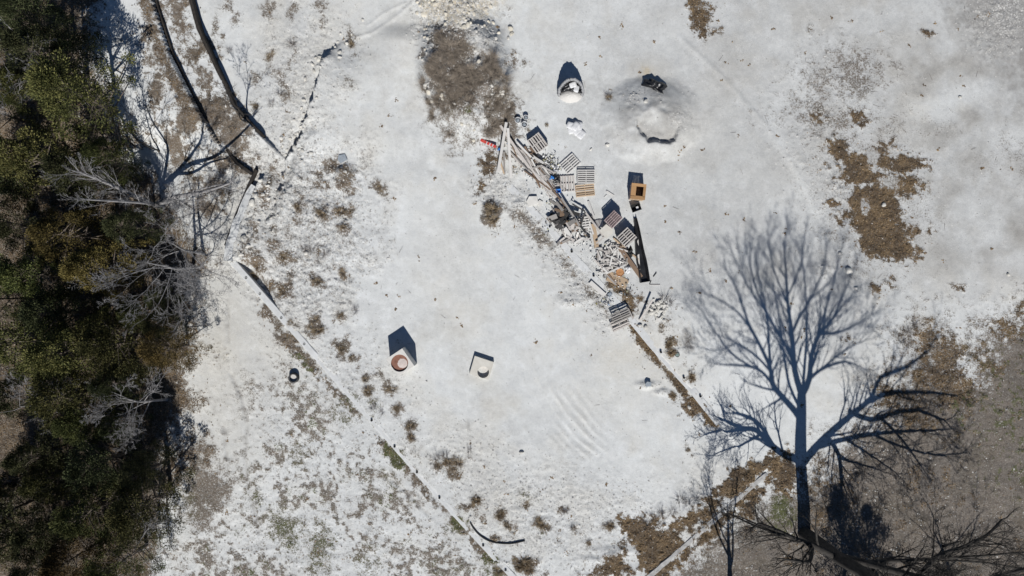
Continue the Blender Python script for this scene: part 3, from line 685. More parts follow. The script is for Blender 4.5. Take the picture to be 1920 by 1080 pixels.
limb([(1517, 712), (1539, 690), (1570, 677), (1592, 676), (1625, 690)], .5, -.6, .10, .025, 8, 1.9)
limb([(1521, 664), (1540, 600), (1557, 545), (1570, 500)], .8, -1.0, .09, .03, 8, 2.4)
limb([(1455, 728), (1430, 726), (1405, 718)], -.3, -.8, .06, .03, 3, 1.2)
limb([(1446, 700), (1420, 668), (1383, 642), (1345, 625)], -.4, .6, .07, .025, 5, 1.6)
limb([(1500, 770), (1480, 720), (1470, 660), (1462, 600), (1450, 540)], .2, -2.0, .10, .03, 9, 2.3)
limb([(1503, 750), (1508, 690), (1512, 620), (1510, 540), (1505, 490)], .3, 2.6, .10, .03, 9, 2.3)
limb([(1501, 862), (1470, 852), (1445, 833), (1419, 807), (1392, 802), (1361, 789)], .2, 2.4, .23, .08, 9, 2.6)
limb([(1460, 842), (1428, 800), (1405, 782), (1383, 775)], .4, .9, .13, .05, 6, 2.0)
limb([(1400, 803), (1360, 810), (1325, 818)], 1.6, 2.6, .08, .03, 6, 1.8)
limb([(1430, 815), (1390, 835), (1350, 850)], 1.2, 2.2, .07, .025, 6, 2.0)
limb([(1502, 865), (1530, 838), (1561, 807), (1597, 775), (1632, 744), (1650, 704), (1694, 687), (1739, 655)], .2, -.2, .25, .06, 12, 2.4)
limb([(1597, 776), (1632, 784), (1677, 771), (1721, 767), (1770, 785)], .4, 2.6, .14, .045, 11, 2.4)
limb([(1632, 745), (1665, 733), (1694, 731), (1740, 732), (1790, 738)], .2, 1.2, .14, .04, 9, 2.4)
limb([(1560, 808), (1572, 850), (1578, 900), (1577, 930)], .8, -1.2, .14, .07, 8, 2.2)
limb([(1572, 850), (1610, 868), (1650, 880)], .4, -.2, .07, .03, 6, 1.9)
limb([(1640, 790), (1690, 820), (1725, 870)], 1.6, .8, .08, .03, 6, 1.8)
limb([(1530, 838), (1585, 822), (1636, 812), (1700, 805), (1767, 803)], .2, .9, .13, .04, 14, 2.4)
limb([(1636, 812), (1690, 835), (1750, 850), (1800, 848)], .5, -.3, .07, .03, 12, 2.2)
limb([(1585, 822), (1630, 850), (1680, 885)], .3, -.9, .07, .03, 12, 2.0)
limb([(1423, 642), (1390, 590), (1350, 560), (1318, 545)], -.8, -.4, .07, .025, 8, 2.2)
limb([(1410, 687), (1370, 660), (1335, 610), (1312, 575)], -.6, .4, .06, .025, 8, 2.2)
limb([(1383, 644), (1345, 655), (1312, 650)], .2, .6, .04, .02, 5, 1.8)
limb([(1534, 629), (1570, 620), (1605, 605), (1628, 590)], .9, .2, .08, .025, 8, 2.2)
limb([(1561, 593), (1585, 540), (1600, 500)], 1.3, .6, .06, .025, 7, 2.2)
limb([(1539, 690), (1580, 655), (1620, 635)], .1, .8, .06, .025, 6, 1.9)
limb([(1437, 584), (1400, 530), (1375, 475)], .2, 1.2, .06, .025, 7, 2.2)
limb([(1477, 567), (1450, 500), (1440, 440)], 1.0, 1.6, .06, .025, 8, 2.2)
limb([(1477, 560), (1500, 500), (1510, 440)], 1.0, .2, .06, .025, 8, 2.2)
limb([(1517, 562), (1560, 520), (1580, 460)], .3, -.6, .05, .025, 6, 2.0)
oak = thing('oak_tree', 'large bare dark oak by the leaf drifts, casting the long tree shadow', 'tree', oak_base)
split_tree(oak, segs, M_barkd, .05)

def bare_tree(u, v, hgt, r, label, seed, mat=M_barkg, lean=(0, 0), lvl=3, nl=6, clear=.25, up=.12, spread=.9, kids=(7, 6, 5), name='bare_tree', group=None, limb_l=.62):
    rg_ = random.Random(seed); sg = []; base = Vector(at(u, v, -.1)); p = Vector((0, 0, 0)); d_ = Vector((lean[0], lean[1], 1)).normalized(); n = 8; nodes = []
    for i in range(n):
        d_ = (d_ + Vector((rg_.gauss(0, .1), rg_.gauss(0, .1), .05))).normalized(); q = p + d_ * (hgt * .8 / n)
        r0, r1 = r * (1 - .85 * i / n), r * (1 - .85 * (i + 1) / n); sg.append((*p, *q, r0 * (1.3 if i == 0 else 1), r1)); nodes.append((q.copy(), r1, (i + 1) / n)); p = q
    for j in range(nl):
        t_ = clear + (1 - clear) * (j + .5) / nl; q, rr_, _ = nodes[min(n - 1, int(t_ * n))]; a = rg_.random() * 6.283
        branch(sg, q, Vector((math.cos(a) * spread, math.sin(a) * spread, rg_.uniform(.25, .8))), hgt * limb_l * (1.1 - .6 * t_), rr_ * .5, lvl, rg_, up, .24, kids, .58, .85)
    root = thing(name, label, 'tree', base, group=group); split_tree(root, sg, mat); return root
def gpos(u, v, h):
    k_ = 1 - h / H; return 960 + (u - 960) * k_, 540 + (v - 540) * k_

# two more bare trees rooted below the frame, whose branches or shadows reach in
bare_tree(1372, 1150, 8.5, .24, 'bare tree at the bottom edge casting a forked shadow across the narrow wall', 21, M_barkd, lvl=3, nl=6, clear=.3)
bare_tree(1612, 1095, 7.0, .18, 'slender bare tree standing behind the big oak near the lower edge', 33, M_barkd, lvl=3, nl=7, clear=.25)
bare_tree(1790, 1120, 8, .2, 'bare branchy tree at the lower right edge of the dry lawn', 37, M_barkb, lvl=3, nl=8, clear=.2)
bare_tree(1585, 1112, 7.2, .16, 'dense twiggy bare tree right behind the oak trunk at the bottom edge', 71, M_barkd, lvl=3, nl=13, clear=.12, kids=(8, 7, 6), spread=.7, limb_l=.42)
bare_tree(1640, 1120, 5.5, .12, 'low dense bare shrub-like tree on the bottom edge beside the oak', 73, M_barkd, lvl=3, nl=13, clear=.1, kids=(8, 7, 6), spread=.7, limb_l=.45)
# grey bare trees on the forest edge
segs = []; rg = random.Random(9); UB, VB = 305.0, 388.0
limb([(305, 388), (304, 365), (303, 345)], 0, 0, .24, .18)
limb([(303, 350), (330, 325), (365, 300), (400, 288), (440, 255), (472, 220)], .1, .9, .16, .04, 6, 1.5)
limb([(305, 350), (345, 305), (370, 268), (385, 240), (392, 205)], .1, -.3, .12, .035, 6, 1.5)
limb([(303, 348), (314, 300), (320, 255), (300, 200), (284, 150)], 0, -.6, .11, .03, 6, 1.6)
limb([(330, 325), (362, 322), (395, 300), (430, 288)], .3, 1.2, .09, .03, 5, 1.4)
limb([(303, 350), (285, 285), (262, 232), (236, 174)], 0, 1.4, .13, .04, 9, 2.0)
limb([(285, 285), (250, 250), (215, 225)], .6, 1.6, .07, .03, 6, 1.8)
t2 = thing('bare_tree', 'bare grey tree whose forked limbs shade the brown terrace', 'tree', at(UB, VB)); split_tree(t2, segs, M_barkg, .04)
x_ = gpos(300, 505, 4.5); bare_tree(*x_, 8, .15, 'pale grey bare tree with a wide tangled crown beside the track bend', 43, M_barkg, nl=14, clear=.2, spread=1.2)
x_ = gpos(330, 470, 4); bare_tree(*x_, 6.5, .11, 'small grey bare tree leaning over the track bend', 44, M_barkg, nl=11, clear=.2, spread=1.1)
x_ = gpos(262, 765, 3.5); bare_tree(*x_, 6.2, .12, 'silvery bare tree spreading star-like between the lower junipers', 47, M_barkg, nl=15, clear=.3, spread=1.5, up=.03, limb_l=.5)
x_ = gpos(40, 790, 4); bare_tree(*x_, 7, .16, 'thin bare tree at the left edge above brown undergrowth', 51, M_barkg, nl=7, clear=.2)
x_ = gpos(50, 75, 5); bare_tree(*x_, 8, .13, 'bare grey tree in the upper left corner among junipers', 53, M_barkg, nl=7, clear=.25)
x_ = gpos(20, 165, 3); bare_tree(*x_, 9, .36, 'thick grey trunk leaning out past the left edge', 57, M_barkg, lean=(-.9, .25), nl=5, clear=.4)
x_ = gpos(255, 1010, 3); bare_tree(*x_, 5, .12, 'little grey bare tree by the bronze juniper at the bottom', 59, M_barkg, nl=7, clear=.2)
x_ = gpos(75, 930, 3); bare_tree(*x_, 5, .11, 'spindly bare sapling over the dark undergrowth', 61, M_barkg, nl=5, clear=.3, lvl=2)
bare_tree(466, 232, 3.6, .07, 'small bare sapling at the end of the curving retaining wall', 63, M_barkd, nl=6, clear=.3, lvl=2)
bare_tree(305, 285, 6, .06, 'thin bare sapling between the junipers and the terrace', 64, M_barkd, nl=6, clear=.3, lvl=2)

# ---- junipers
def juniper_material(name, cols):
    m, nt, b = mat_new(name); k = N(nt)
    tc = k.n('ShaderNodeTexCoord').outputs['Object']
    isl = k.n('ShaderNodeNewGeometry').outputs['Random Per Island']
    f = k.math('ADD', k.math('MULTIPLY', k.noise(.9, 3, .6, tc), .75), k.math('MULTIPLY', isl, .35))
    col = k.ramp(f, [(.3, cols[0]), (.52, cols[1]), (.74, cols[2])])
    oi = k.n('ShaderNodeObjectInfo').outputs['Random']; hs = k.n('ShaderNodeHueSaturation'); k.l(k.math('ADD', k.math('MULTIPLY', oi, .85), .75), hs.inputs['Value']); k.l(k.math('ADD', k.math('MULTIPLY', k.math('FRACT', k.math('MULTIPLY', oi, 7.3)), .05), .47), hs.inputs['Hue']); k.l(col, hs.inputs['Color']); col = hs.outputs[0]
    k.l(col, b.inputs['Base Color']); b.inputs['Roughness'].default_value = .8; b.inputs['Specular IOR Level'].default_value = .2
    return m
M_jun = juniper_material('juniper_foliage', ((.022, .028, .010), (.06, .068, .022), (.135, .135, .045)))
M_junb = juniper_material('bronze_juniper_foliage', ((.03, .025, .010), (.08, .062, .02), (.155, .115, .04)))
M_jund = juniper_material('dark_juniper_foliage', ((.014, .018, .008), (.036, .042, .018), (.085, .09, .04)))

def juniper_meshes(seed, hgt, rad, nclump=100, per=170, mat=M_jun):
    rs = np.random.RandomState(seed); rg_ = random.Random(seed); sg = []
    for i in range(6): sg.append((0, 0, hgt * i / 7, rs.randn() * .04, rs.randn() * .04, hgt * (i + 1) / 7, .2 * (1 - i / 6.5), .2 * (1 - (i + 1) / 6.5)))
    cs = []
    lob = rs.uniform(0, 6.28, 3)
    for i in range(nclump):
        t_ = rs.rand() ** .8; z = hgt * (.12 + .86 * t_); a = rs.rand() * 6.283
        prof = rad * (1 - t_ ** 1.7) ** .75 * (1 + .22 * math.sin(2 * a + lob[0]) + .16 * math.sin(3 * a + lob[1]) + .1 * math.sin(7 * a + lob[2]))
        rr_ = prof * rs.uniform(.55, 1.05); cs.append((rr_ * math.cos(a), rr_ * math.sin(a), z))
        if i % 2 == 0:
            z0 = min(max(.3, z - rr_ * .35), hgt * .72); sg.append((0, 0, z0, rr_ * .95 * math.cos(a), rr_ * .95 * math.sin(a), z, .05, .015))
    C = np.array(cs); n = nclump * per
    c = np.repeat(C, per, 0); sz = np.repeat(rs.uniform(.32, .62, nclump), per)[:, None] * rad / 3
    off = rs.randn(n, 3); off /= np.linalg.norm(off, axis=1, keepdims=True); off *= rs.rand(n, 1) ** .45
    p = c + off * sz * np.array([[1.1, 1.1, .75]])
    out = off + np.repeat(C * np.array([[1, 1, .15]]), per, 0) * .25 / rad * 3; out[:, 2] += .35; out += rs.randn(n, 3) * .35; out /= np.linalg.norm(out, axis=1, keepdims=True)
    sd_ = np.cross(out, rs.randn(n, 3)); sd_ /= np.linalg.norm(sd_, axis=1, keepdims=True) + 1e-9
    L_ = rs.uniform(.08, .20, (n, 1)); w = rs.uniform(.02, .042, (n, 1))
    q = np.stack([p, p + out * L_ * .5 + sd_ * w, p + out * L_, p + out * L_ * .5 - sd_ * w], 1).reshape(-1, 3)
    cr = np_mesh('crown', q, np.arange(n * 4).reshape(-1, 4)); cr.materials.append(mat)
    return seg_mesh('trunk', sg, M_barkb), cr
JV = {}
for key, mt in (('g', M_jun), ('b', M_junb), ('d', M_jund)):
    JV[key] = [juniper_meshes(100 + i * 7 + ord(key), 7.0, 3.0, mat=mt) for i in range(3 if key == 'g' else 2)]
def juniper(u, v, rpx, key, var, label, hgt=7.5):
    hc = hgt * .55; gu, gv = gpos(u, v, hc); rad = rpx / S * (1 - hc / H)
    tr, cr = JV[key][var % len(JV[key])]
    root = thing('juniper_tree', label, 'tree', at(gu, gv, -.05), (0, 0, random.random() * 6.28), 'junipers in the wood'); root.scale = (rad / 3.0, rad / 3.0, hgt / 7.0)
    ob('trunk', tr, root); ob('crown', cr, root)
    return root
for a in ((95, 55, 62, 'd', 0, 'dark juniper in the top left corner below the top edge', 7),
          (115, 120, 70, 'd', 1, 'dark green juniper just above the broad yellow-green one', 7.5),
          (165, 185, 88, 'g', 0, 'broad yellow-green juniper beside the white slope in the upper left', 8),
          (75, 175, 50, 'g', 1, 'mid green juniper next to the thick leaning grey trunk', 6.5),
          (60, 300, 78, 'g', 2, 'green juniper at the left edge level with the terrace end', 7.5),
          (150, 325, 62, 'd', 0, 'dark juniper under the pale bare limbs', 7),
          (205, 300, 42, 'g', 1, 'small green juniper in the shade above the grey bare limbs', 6),
          (30, 420, 60, 'd', 1, 'dark juniper at the left edge in the wood middle', 7),
          (120, 440, 66, 'b', 0, 'brownish juniper in the middle of the wood', 6.5),
          (185, 505, 66, 'b', 1, 'bronze-green juniper left of the wide tangled bare tree', 7),
          (60, 515, 66, 'g', 0, 'bushy green juniper near left edge, half way down', 7),
          (110, 585, 62, 'd', 0, 'dark juniper between the bronze one and the big lower green ones', 7),
          (265, 590, 40, 'g', 2, 'small bright juniper below the wide tangled bare tree', 5.5),
          (40, 640, 70, 'g', 1, 'green juniper at left edge above the lower gap', 7.5),
          (130, 660, 82, 'g', 0, 'large green juniper in the lower wood', 8),
          (215, 645, 66, 'g', 2, 'green juniper next to the bronze one at the track', 7.5),
          (308, 655, 50, 'b', 0, 'bronze juniper on the edge of the track', 6),
          (130, 740, 74, 'g', 1, 'yellow-green juniper above the brown clearing', 7.5),
          (155, 785, 50, 'g', 2, 'rounded juniper at the edge of the brown clearing', 6),
          (185, 870, 62, 'd', 1, 'very dark juniper below the brown clearing', 6.5),
          (270, 885, 46, 'd', 0, 'dark juniper by the low garden fence', 5.5),
          (265, 950, 74, 'g', 0, 'green juniper reaching over the white ground low on the left', 7),
          (170, 960, 66, 'g', 1, 'olive green juniper at lower left beside the deep shade', 7),
          (140, 1045, 62, 'b', 1, 'golden bronze juniper at the bottom edge', 6.5),
          (220, 1060, 56, 'g', 2, 'green juniper at the bottom edge beside the bronze one', 6.5),
          (40, 1010, 56, 'd', 1, 'dark juniper in the bottom left corner', 6),
          (20, 330, 60, 'd', 0, 'dark juniper cut by the left edge above the middle', 6.5), (15, 560, 50, 'd', 1, 'dark juniper cut by the left edge at mid height', 6),
          (225, 800, 34, 'd', 1, 'low dark juniper under the star-like bare tree', 4.5), (300, 560, 30, 'd', 0, 'dark low juniper beneath the tangled bare tree', 4),
          (8, 215, 52, 'd', 1, 'dark juniper cut by the left edge beside the leaning grey trunk', 6.5), (14, 745, 56, 'd', 0, 'dark juniper cut by the left edge above the thin bare tree', 6.5), (70, 850, 50, 'd', 1, 'dark juniper in the brown clearing on the left', 6), (12, 960, 60, 'd', 0, 'dark juniper cut by the left edge low in the wood', 7), (90, 985, 54, 'd', 1, 'dark juniper over the deep shade at lower left', 6.5), (90, 900, 44, 'g', 1, 'small olive juniper at the lower edge of the brown clearing', 5.5), (70, 1065, 48, 'd', 0, 'dark juniper on the bottom edge left of the golden one', 6), (25, 20, 56, 'd', 1, 'dark juniper filling the very top left corner', 6.5), (245, 425, 46, 'd', 0, 'dark juniper behind the pale forked limbs', 6), (300, 610, 34, 'd', 1, 'little dark juniper under the tangled bare crown', 4.5), (215, 720, 40, 'd', 0, 'dark juniper above the star-like bare tree', 5.5),
          (1648, 1190, 50, 'd', 0, 'dense dark juniper below the bottom edge right of the oak', 7.5), (1692, 1180, 52, 'd', 1, 'second dense dark juniper below the bottom edge, farther from the oak', 6.2),
          (30, 900, 40, 'd', 0, 'small dark juniper at the left edge near the bottom', 5)):
    juniper(*a)

# =================================================================== ROCKS
def rock_mesh(seed, mat, sub=2, amp=.28, flat=.7):
    import bmesh
    bm = bmesh.new(); bmesh.ops.create_icosphere(bm, subdivisions=sub, radius=1.0); rs = random.Random(seed)
    planes = [(Vector((rs.gauss(0, 1), rs.gauss(0, 1), rs.gauss(0, .8))).normalized(), rs.uniform(.55, .9)) for _ in range(9)]
    for v_ in bm.verts:
        c = v_.co
        for n_, d_ in planes:
            e = c.dot(n_) - d_
            if e > 0: c -= n_ * e
        v_.co = Vector((c.x, c.y, c.z * flat)) * (1 + rs.uniform(-1, 1) * amp * .12)
    me = bpy.data.meshes.new('rock'); bm.to_mesh(me); bm.free(); me.materials.append(mat); return me
RK = [rock_mesh(i, M_rock, 1 if i % 2 else 2) for i in range(6)]; RKC = [rock_mesh(20 + i, M_rockc, 2) for i in range(4)]
def rock(u, v, rpx, label, group=None, cream=False, sink=.25, asp=None, rz=None):
    r_ = rpx / S; me = random.choice(RKC if cream else RK); a = asp or random.uniform(.65, 1)
    o = ob('rock', me, None, at(u, v, r_ * (.5 - sink)), (random.uniform(-.2, .2), random.uniform(-.2, .2), random.random() * 6.28 if rz is None else rz), (r_, r_ * a, r_ * random.uniform(.7, .95)))
    return tag(o, label, 'rock', group)
L_m = 'pale limestone rock on the flank of the brush mound'
for (u, v, r_) in ((832, 190, 5), (834, 197, 4), (855, 204, 5), (813, 196, 4), (806, 180, 6), (800, 165, 5), (799, 170, 4), (795, 118, 4), (803, 110, 3.5), (800, 100, 3), (806, 122, 4), (804, 132, 3.5), (790, 112, 3), (812, 100, 3), (957, 55, 6), (960, 64, 5), (953, 72, 4), (935, 65, 4), (905, 62, 4), (880, 62, 5), (873, 66, 6), (895, 75, 4), (884, 58, 4), (862, 64, 4), (930, 80, 4), (890, 100, 4), (893, 108, 4), (880, 125, 5), (900, 130, 5), (888, 133, 3), (876, 170, 4), (890, 168, 4), (880, 240, 5), (868, 238, 4), (890, 248, 3), (805, 80, 4), (798, 75, 4), (860, 255, 4), (888, 265, 4), (795, 30, 6), (805, 5, 7), (820, 20, 5), (815, 12, 4), (790, 15, 4), (784, 8, 4), (840, 40, 4), (850, 25, 5), (870, 12, 4), (890, 20, 5), (920, 15, 5), (925, 45, 4), (838, 58, 4)):
    rock(u, v, r_ * 1.05, L_m, 'rocks on the brush mound', cream=(v < 60 or random.random() < .35))
for i in range(44): rock(random.uniform(782, 925), random.uniform(-8, 62), random.choice((1.8, 2.4, 3.2, 4)), 'cream rubble stone on the bank at the top edge above the brush', 'cream rubble on the top bank', cream=True)
for i in range(26): rock(943 + random.gauss(0, 9), 185 + random.gauss(0, 7), random.uniform(2, 4.5), 'broken pale stone in the small heap right of the brush mound', 'stones in the heap beside the mound')
for i in range(46):
    t_ = random.random(); i0 = min(int(t_ * (len(LINE_C) - 1)), len(LINE_C) - 2); f = t_ * (len(LINE_C) - 1) - i0
    u = LINE_C[i0][0] * (1 - f) + LINE_C[i0 + 1][0] * f + random.gauss(-10, 14); v = LINE_C[i0][1] * (1 - f) + LINE_C[i0 + 1][1] * f + random.gauss(0, 7)
    rock(u, v, random.choice((2.2, 2.8, 3.5, 5)), 'pale stone along the broken edge of the ditch', 'stones along the ditch')
for i in range(52):
    v = random.uniform(250, 475); u = 560 - (v - 250) * .42 + random.gauss(0, 22)
    rock(max(u, 505 - (v - 318) * .42 + 12 if v > 318 else 470), v, random.choice((2.2, 2.8, 3.4, 4.4)), 'pale stone in the rubble between the ditch and the corner wall', 'stones above the corner wall')
for (u, v, r_) in ((480, 352, 7), (484, 368, 7), (478, 382, 8), (492, 340, 6), (462, 448, 8), (468, 462, 6), (455, 478, 6), (470, 440, 5), (487, 535, 6), (498, 548, 6), (480, 528, 7), (505, 560, 4), (575, 475, 5), (594, 408, 5), (651, 324, 4)):
    rock(u, v, r_, 'large pale block lying against the inside of the corner wall', 'blocks by the corner wall')
for (u, v, r_, l) in ((1005, 378, 0, ''), (1592, 507, 8, 'blue-grey boulder at the tip of the oak shadow'), (1575, 475, 4, 'dark-sided stone between the oak shadow and the leaf patch'), (1656, 384, 5, 'cream stone lying in the middle of the leaf patch'), (1605, 540, 4, 'dark grey stone in the oak shadow twigs'), (1800, 182, 4, 'lone pale stone on the grey upper right ground'), (1890, 515, 4, 'small rock by itself on the far right ground'), (978, 848, 5, 'white stone alone on the pale yard above the hose'), (1107, 230, 0, ''), (1139, 272, 5, 'white stone right of the white sacks'), (1108, 280, 3.5, 'small round white stone below the white sacks'), (1245, 601, 4, 'small pinkish stone below the rubble pile'), (1207, 195, 5, 'white stone on the rim of the sand heap'), (886, 204, 0, ''), (1293, 764, 5, 'white stone set in the leaf strip by the wall'), (1241, 677, 4, 'blue-grey stone in the leaf strip'), (1147, 1020, 0, ''), (680, 38, 4, 'single stone on the top white slope'), (1200, 610, 5, 'white stone at the end of the leaning plank'), (1210, 613, 5, 'round pinkish stone beside the white one by the wall'), (1164, 550, 5, 'pale stone on the leaf litter beneath the orange plate')):
    if r_: rock(u, v, r_, l)
# rubble pile right of the broken pallet
for i in range(46):
    a, q = random.random() * 6.28, random.random() ** .6; u, v = 1232 + math.cos(a) * q * 22, 578 + math.sin(a) * q * 22
    o = rock(u, v, random.choice((2, 2.6, 3.2, 4.2, 5)), 'broken white chunk in the rubble pile by the leaning plank', 'chunks in the rubble pile', sink=-.3 * (1 - q))
slab = MB(); slab.add([(-.4, -.3, 0), (.35, -.35, 0), (.45, .2, 0), (-.1, .42, 0), (-.42, .15, 0), (-.38, -.28, .12), (.33, -.33, .14), (.43, .19, .12), (-.1, .4, .13), (-.4, .14, .12)], [(4, 3, 2, 1, 0), (5, 6, 7, 8, 9)] + [(i, (i + 1) % 5, (i + 1) % 5 + 5, i + 5) for i in range(5)])
SLAB = slab.mesh('slab', M_box); SLABD = slab.mesh('slab', M_slate)
for (u, v, k_, rz, l, me) in ((998, 377, .95, .4, 'flat white slab on the wall beside the grey boards', SLAB), (1012, 381, .5, 1.2, 'small pale slab fragment under the flat white slab', SLAB), (643, 298, .75, .6, 'blue-grey slab on the weedy rubble', SLABD), (1143, 553, .42, 1.0, 'dark blue slab piece on the concrete wall', SLABD), (1247, 575, .45, .3, 'white angular slab at the right of the rubble pile', SLAB), (1233, 600, .4, 1.4, 'white angular slab at the lower edge of the rubble pile', SLAB), (1215, 720, .5, .2, 'blue-grey slab on the small spoil ridge', SLABD)):
    tag(ob('slab', me, None, at(u, v, .03), (.05, .04, rz), (k_, k_, k_ * 1.2)), l, 'slab')

# =================================================================== PRECAST BOXES
def precast(name, label, N_, E_, W_, hgt, hole_c, hole_r, mat, inner, depth, dust=False):
    """box with a round opening; N_, E_, W_ are pixel corners of its top"""
    k_ = 1 - hgt / H
    f = lambda p: Vector(((p[0] - 960) / S * k_, (540 - p[1]) / S * k_))
    n_, e_, w_ = f(N_), f(E_), f(W_); s2_ = e_ + w_ - n_; hc = f(hole_c)
    zg = float(hz(hole_c[0], hole_c[1])); root = thing(name, label, 'concrete box', (hc.x, hc.y, zg - .05))
    cs = [n_ - hc, w_ - hc, s2_ - hc, e_ - hc]; mb = MB(); nseg = 32; per = []
    for i in range(4):
        for j in range(nseg // 4): per.append(cs[i].lerp(cs[(i + 1) % 4], j / (nseg // 4)))
    a0 = math.atan2(per[0].y, per[0].x)
    ring = [Vector((hole_r * math.cos(a0 + 2 * math.pi * i / nseg), hole_r * math.sin(a0 + 2 * math.pi * i / nseg))) for i in range(nseg)]
    ht = hgt + .05; B_ = .015
    vs = [(p.x, p.y, 0) for p in per] + [(p.x, p.y, ht - B_) for p in per] + [(p.x * .988, p.y * .988, ht) for p in per] + [(p.x, p.y, ht) for p in ring] + [(p.x, p.y, ht - depth) for p in ring]
    fs = []
    for l_ in range(4):
        for i in range(nseg): j = (i + 1) % nseg; fs.append((l_ * nseg + i, l_ * nseg + j, (l_ + 1) * nseg + j, (l_ + 1) * nseg + i))
    mb.add(vs, fs); ob('body', mb.mesh('body', mat), root)
    mb = MB(); mb.disc(hole_r - .004, ht - depth + .02, 32); cp_ = ob('cover_plate' if dust else 'bottom', mb.mesh('plate', inner), root)
    if dust:
        mb = MB(); rs = random.Random(3); c0 = (.19, -.03); o_ = [(c0[0], c0[1], ht - depth + .055)]
        o_ += [(c0[0] + (.33 + rs.uniform(-.03, .03)) * math.cos(2 * math.pi * i / 26), c0[1] + (.33 + rs.uniform(-.03, .03)) * math.sin(2 * math.pi * i / 26), ht - depth + .022) for i in range(26)]
        mb.add(o_, [(0, 1 + i, 1 + (i + 1) % 26) for i in range(26)]); ob('dust_heap', mb.mesh('dust', M_dust), cp_)
    return root
precast('concrete_box', 'tall pale concrete box with a round rust-brown opening, standing on the open yard', (754, 653), (777, 686), (724, 673), 1.35, (749, 681), .585, M_box, M_rust, .14, True)
precast('concrete_box', 'low cream concrete slab box with a small round hole', (890, 667), (926, 679), (880, 701), .29, (906, 698), .40, M_box2, M_sand, .31)

# black pipe stub standing on the track
pr = thing('drain_pipe', 'short black drain pipe standing upright on the pale track', 'pipe', at(552, 708, -.03))
mb = MB(); prof = [(.24, .02), (.24, .30), (.34, .31)] + [(.34 + (.012 if i % 2 else -.008), .29 - i * .03) for i in range(10)]
mb.lathe(prof, 28); ob('body', mb.mesh('body', M_pipe, True), pr)
mb = MB(); mb.disc(.242, .14, 24); ob('soil_fill', mb.mesh('fill', M_sand), pr)
# hose
hp = [(882, 979), (889, 991), (900, 1003), (916, 1013), (936, 1018), (960, 1018), (984, 1013)]
P = smooth_path([Vector(at(u, v, .05)) for u, v in hp], 4); mb = MB(); mb.tube(P, .055, 8)
tag(ob('hose', mb.mesh('hose', M_blackm, True)), 'black curved hose lying beside the long concrete wall near the bottom', 'hose')
# round lid
vl = thing('valve_cover', 'small round grey-green lid on the ground right of the leaf strip', 'lid', at(1270, 665, -.01))
mb = MB(); mb.lathe([(.17, 0), (.17, .06), (.14, .06), (.14, .04)], 20); ob('rim', mb.mesh('rim', M_blackm), vl); mb = MB(); mb.disc(.142, .045, 20); mb.box((0, 0, .05), (.24, .03, .02)); mb.box((0, 0, .052), (.03, .24, .02)); ob('lid', mb.mesh('lid', M_greenlid), vl)

# =================================================================== PALLETS AND LUMBER
def boxmesh(mat, bev=.04):
    """unit box with slightly worn ends"""
    b_ = MB(); e = .5 - bev
    b_.box((0, 0, 0), (1, 1, 1)); return b_.mesh('board', mat)
BX = {k_: boxmesh(m_) for k_, m_ in M_wood.items()}
def pallet(u, v, rot, lx, ly, label, wood='grey', z=0.0, n=7, group='pallets by the lumber', tilt=(0, 0), miss=(), zg=None):
    """deck boards run along local x; rot is the photo-plane angle of the boards (deg, counter-clockwise)"""
    zz = (float(hz(u, v)) if zg is None else zg) + z
    k_ = 1 - (zz + .14) / H
    root = thing('pallet', label, 'pallet', ((u - 960) / S * k_, (540 - v) / S * k_, zz + .005), (tilt[0], tilt[1], R(rot)), group)
    me = BX[wood]; bw = ly / n * .54
    for i in range(n):
        y = -ly / 2 + bw / 2 + (ly - bw) * i / (n - 1)
        if i not in miss: ob('deck_board', me, root, (random.uniform(-.01, .01), y, .125), (0, 0, random.uniform(-.01, .01)), (lx, bw * random.uniform(.93, 1.05), .02))
    for i in range(3): ob('stringer', me, root, (-lx / 2 + .03 + (lx - .06) * i / 2, 0, .067), (0, 0, 0), (.045, ly * .985, .092))
    for i in range(4): ob('bottom_board', me, root, (0, -ly / 2 + .06 + (ly - .12) * i / 3, .01), (0, 0, 0), (lx * .98, .1, .02))
    return root
def stack(u, v, rot, lx, ly, cnt, where, wood, n=7):
    zg = float(hz(u, v)); names = ['topmost', 'second from top', 'third from top', 'fourth from top', 'fifth from top', 'sixth from top', 'seventh from top']
    for i in range(cnt):
        last = i == cnt - 1
        pallet(u + (0 if last else random.uniform(-.6, .6)), v + (0 if last else random.uniform(-.6, .6)), rot + (0 if last else random.uniform(-2, 2)), lx, ly, 'pallet, %s in the stack %s' % (names[cnt - 1 - i], where), wood if last else random.choice((wood, 'grey')), z=i * .145, n=n, zg=zg)
stack(1008, 268, -54, 1.12, 1.0, 4, 'beside the three buckets', 'pale', n=6)
pallet(1069, 307, 41, 1.2, .92, 'pale pallet lying at a slant above the straight white ones', 'white', z=.0, n=6)
stack(1099, 331, 0, 1.22, .95, 2, 'of two white pallets nearest the sand heap', 'white')
pallet(1064, 344, 93, 1.1, 1.0, 'brownish pallet with uneven boards beside the black bag', 'pale', n=6, miss=())
pallet(1097, 357, 6, 1.32, .82, 'tan pallet tucked under the white pallets', 'tan', n=6)
stack(1150, 411, 45, .98, .80, 6, 'with the reddish top next to the plywood sheet', 'red', n=6)
stack(1175, 445, 43, 1.05, .95, 5, 'beside the black trough', 'pale', n=6)
pallet(1098, 417, 8, .55, .8, 'small white pallet half buried in the dark boards', 'white', z=.12, n=5)
pallet(1164, 592, 24, 1.3, .7, 'broken grey pallet propped on the concrete wall end', 'grey', z=.32, n=5, tilt=(.12, 0))
pallet(1162, 607, 24, 1.25, .7, 'lower half of the broken pallets lying over the leaf strip', 'pale', z=.12, n=5, tilt=(.1, 0), miss=(2,))

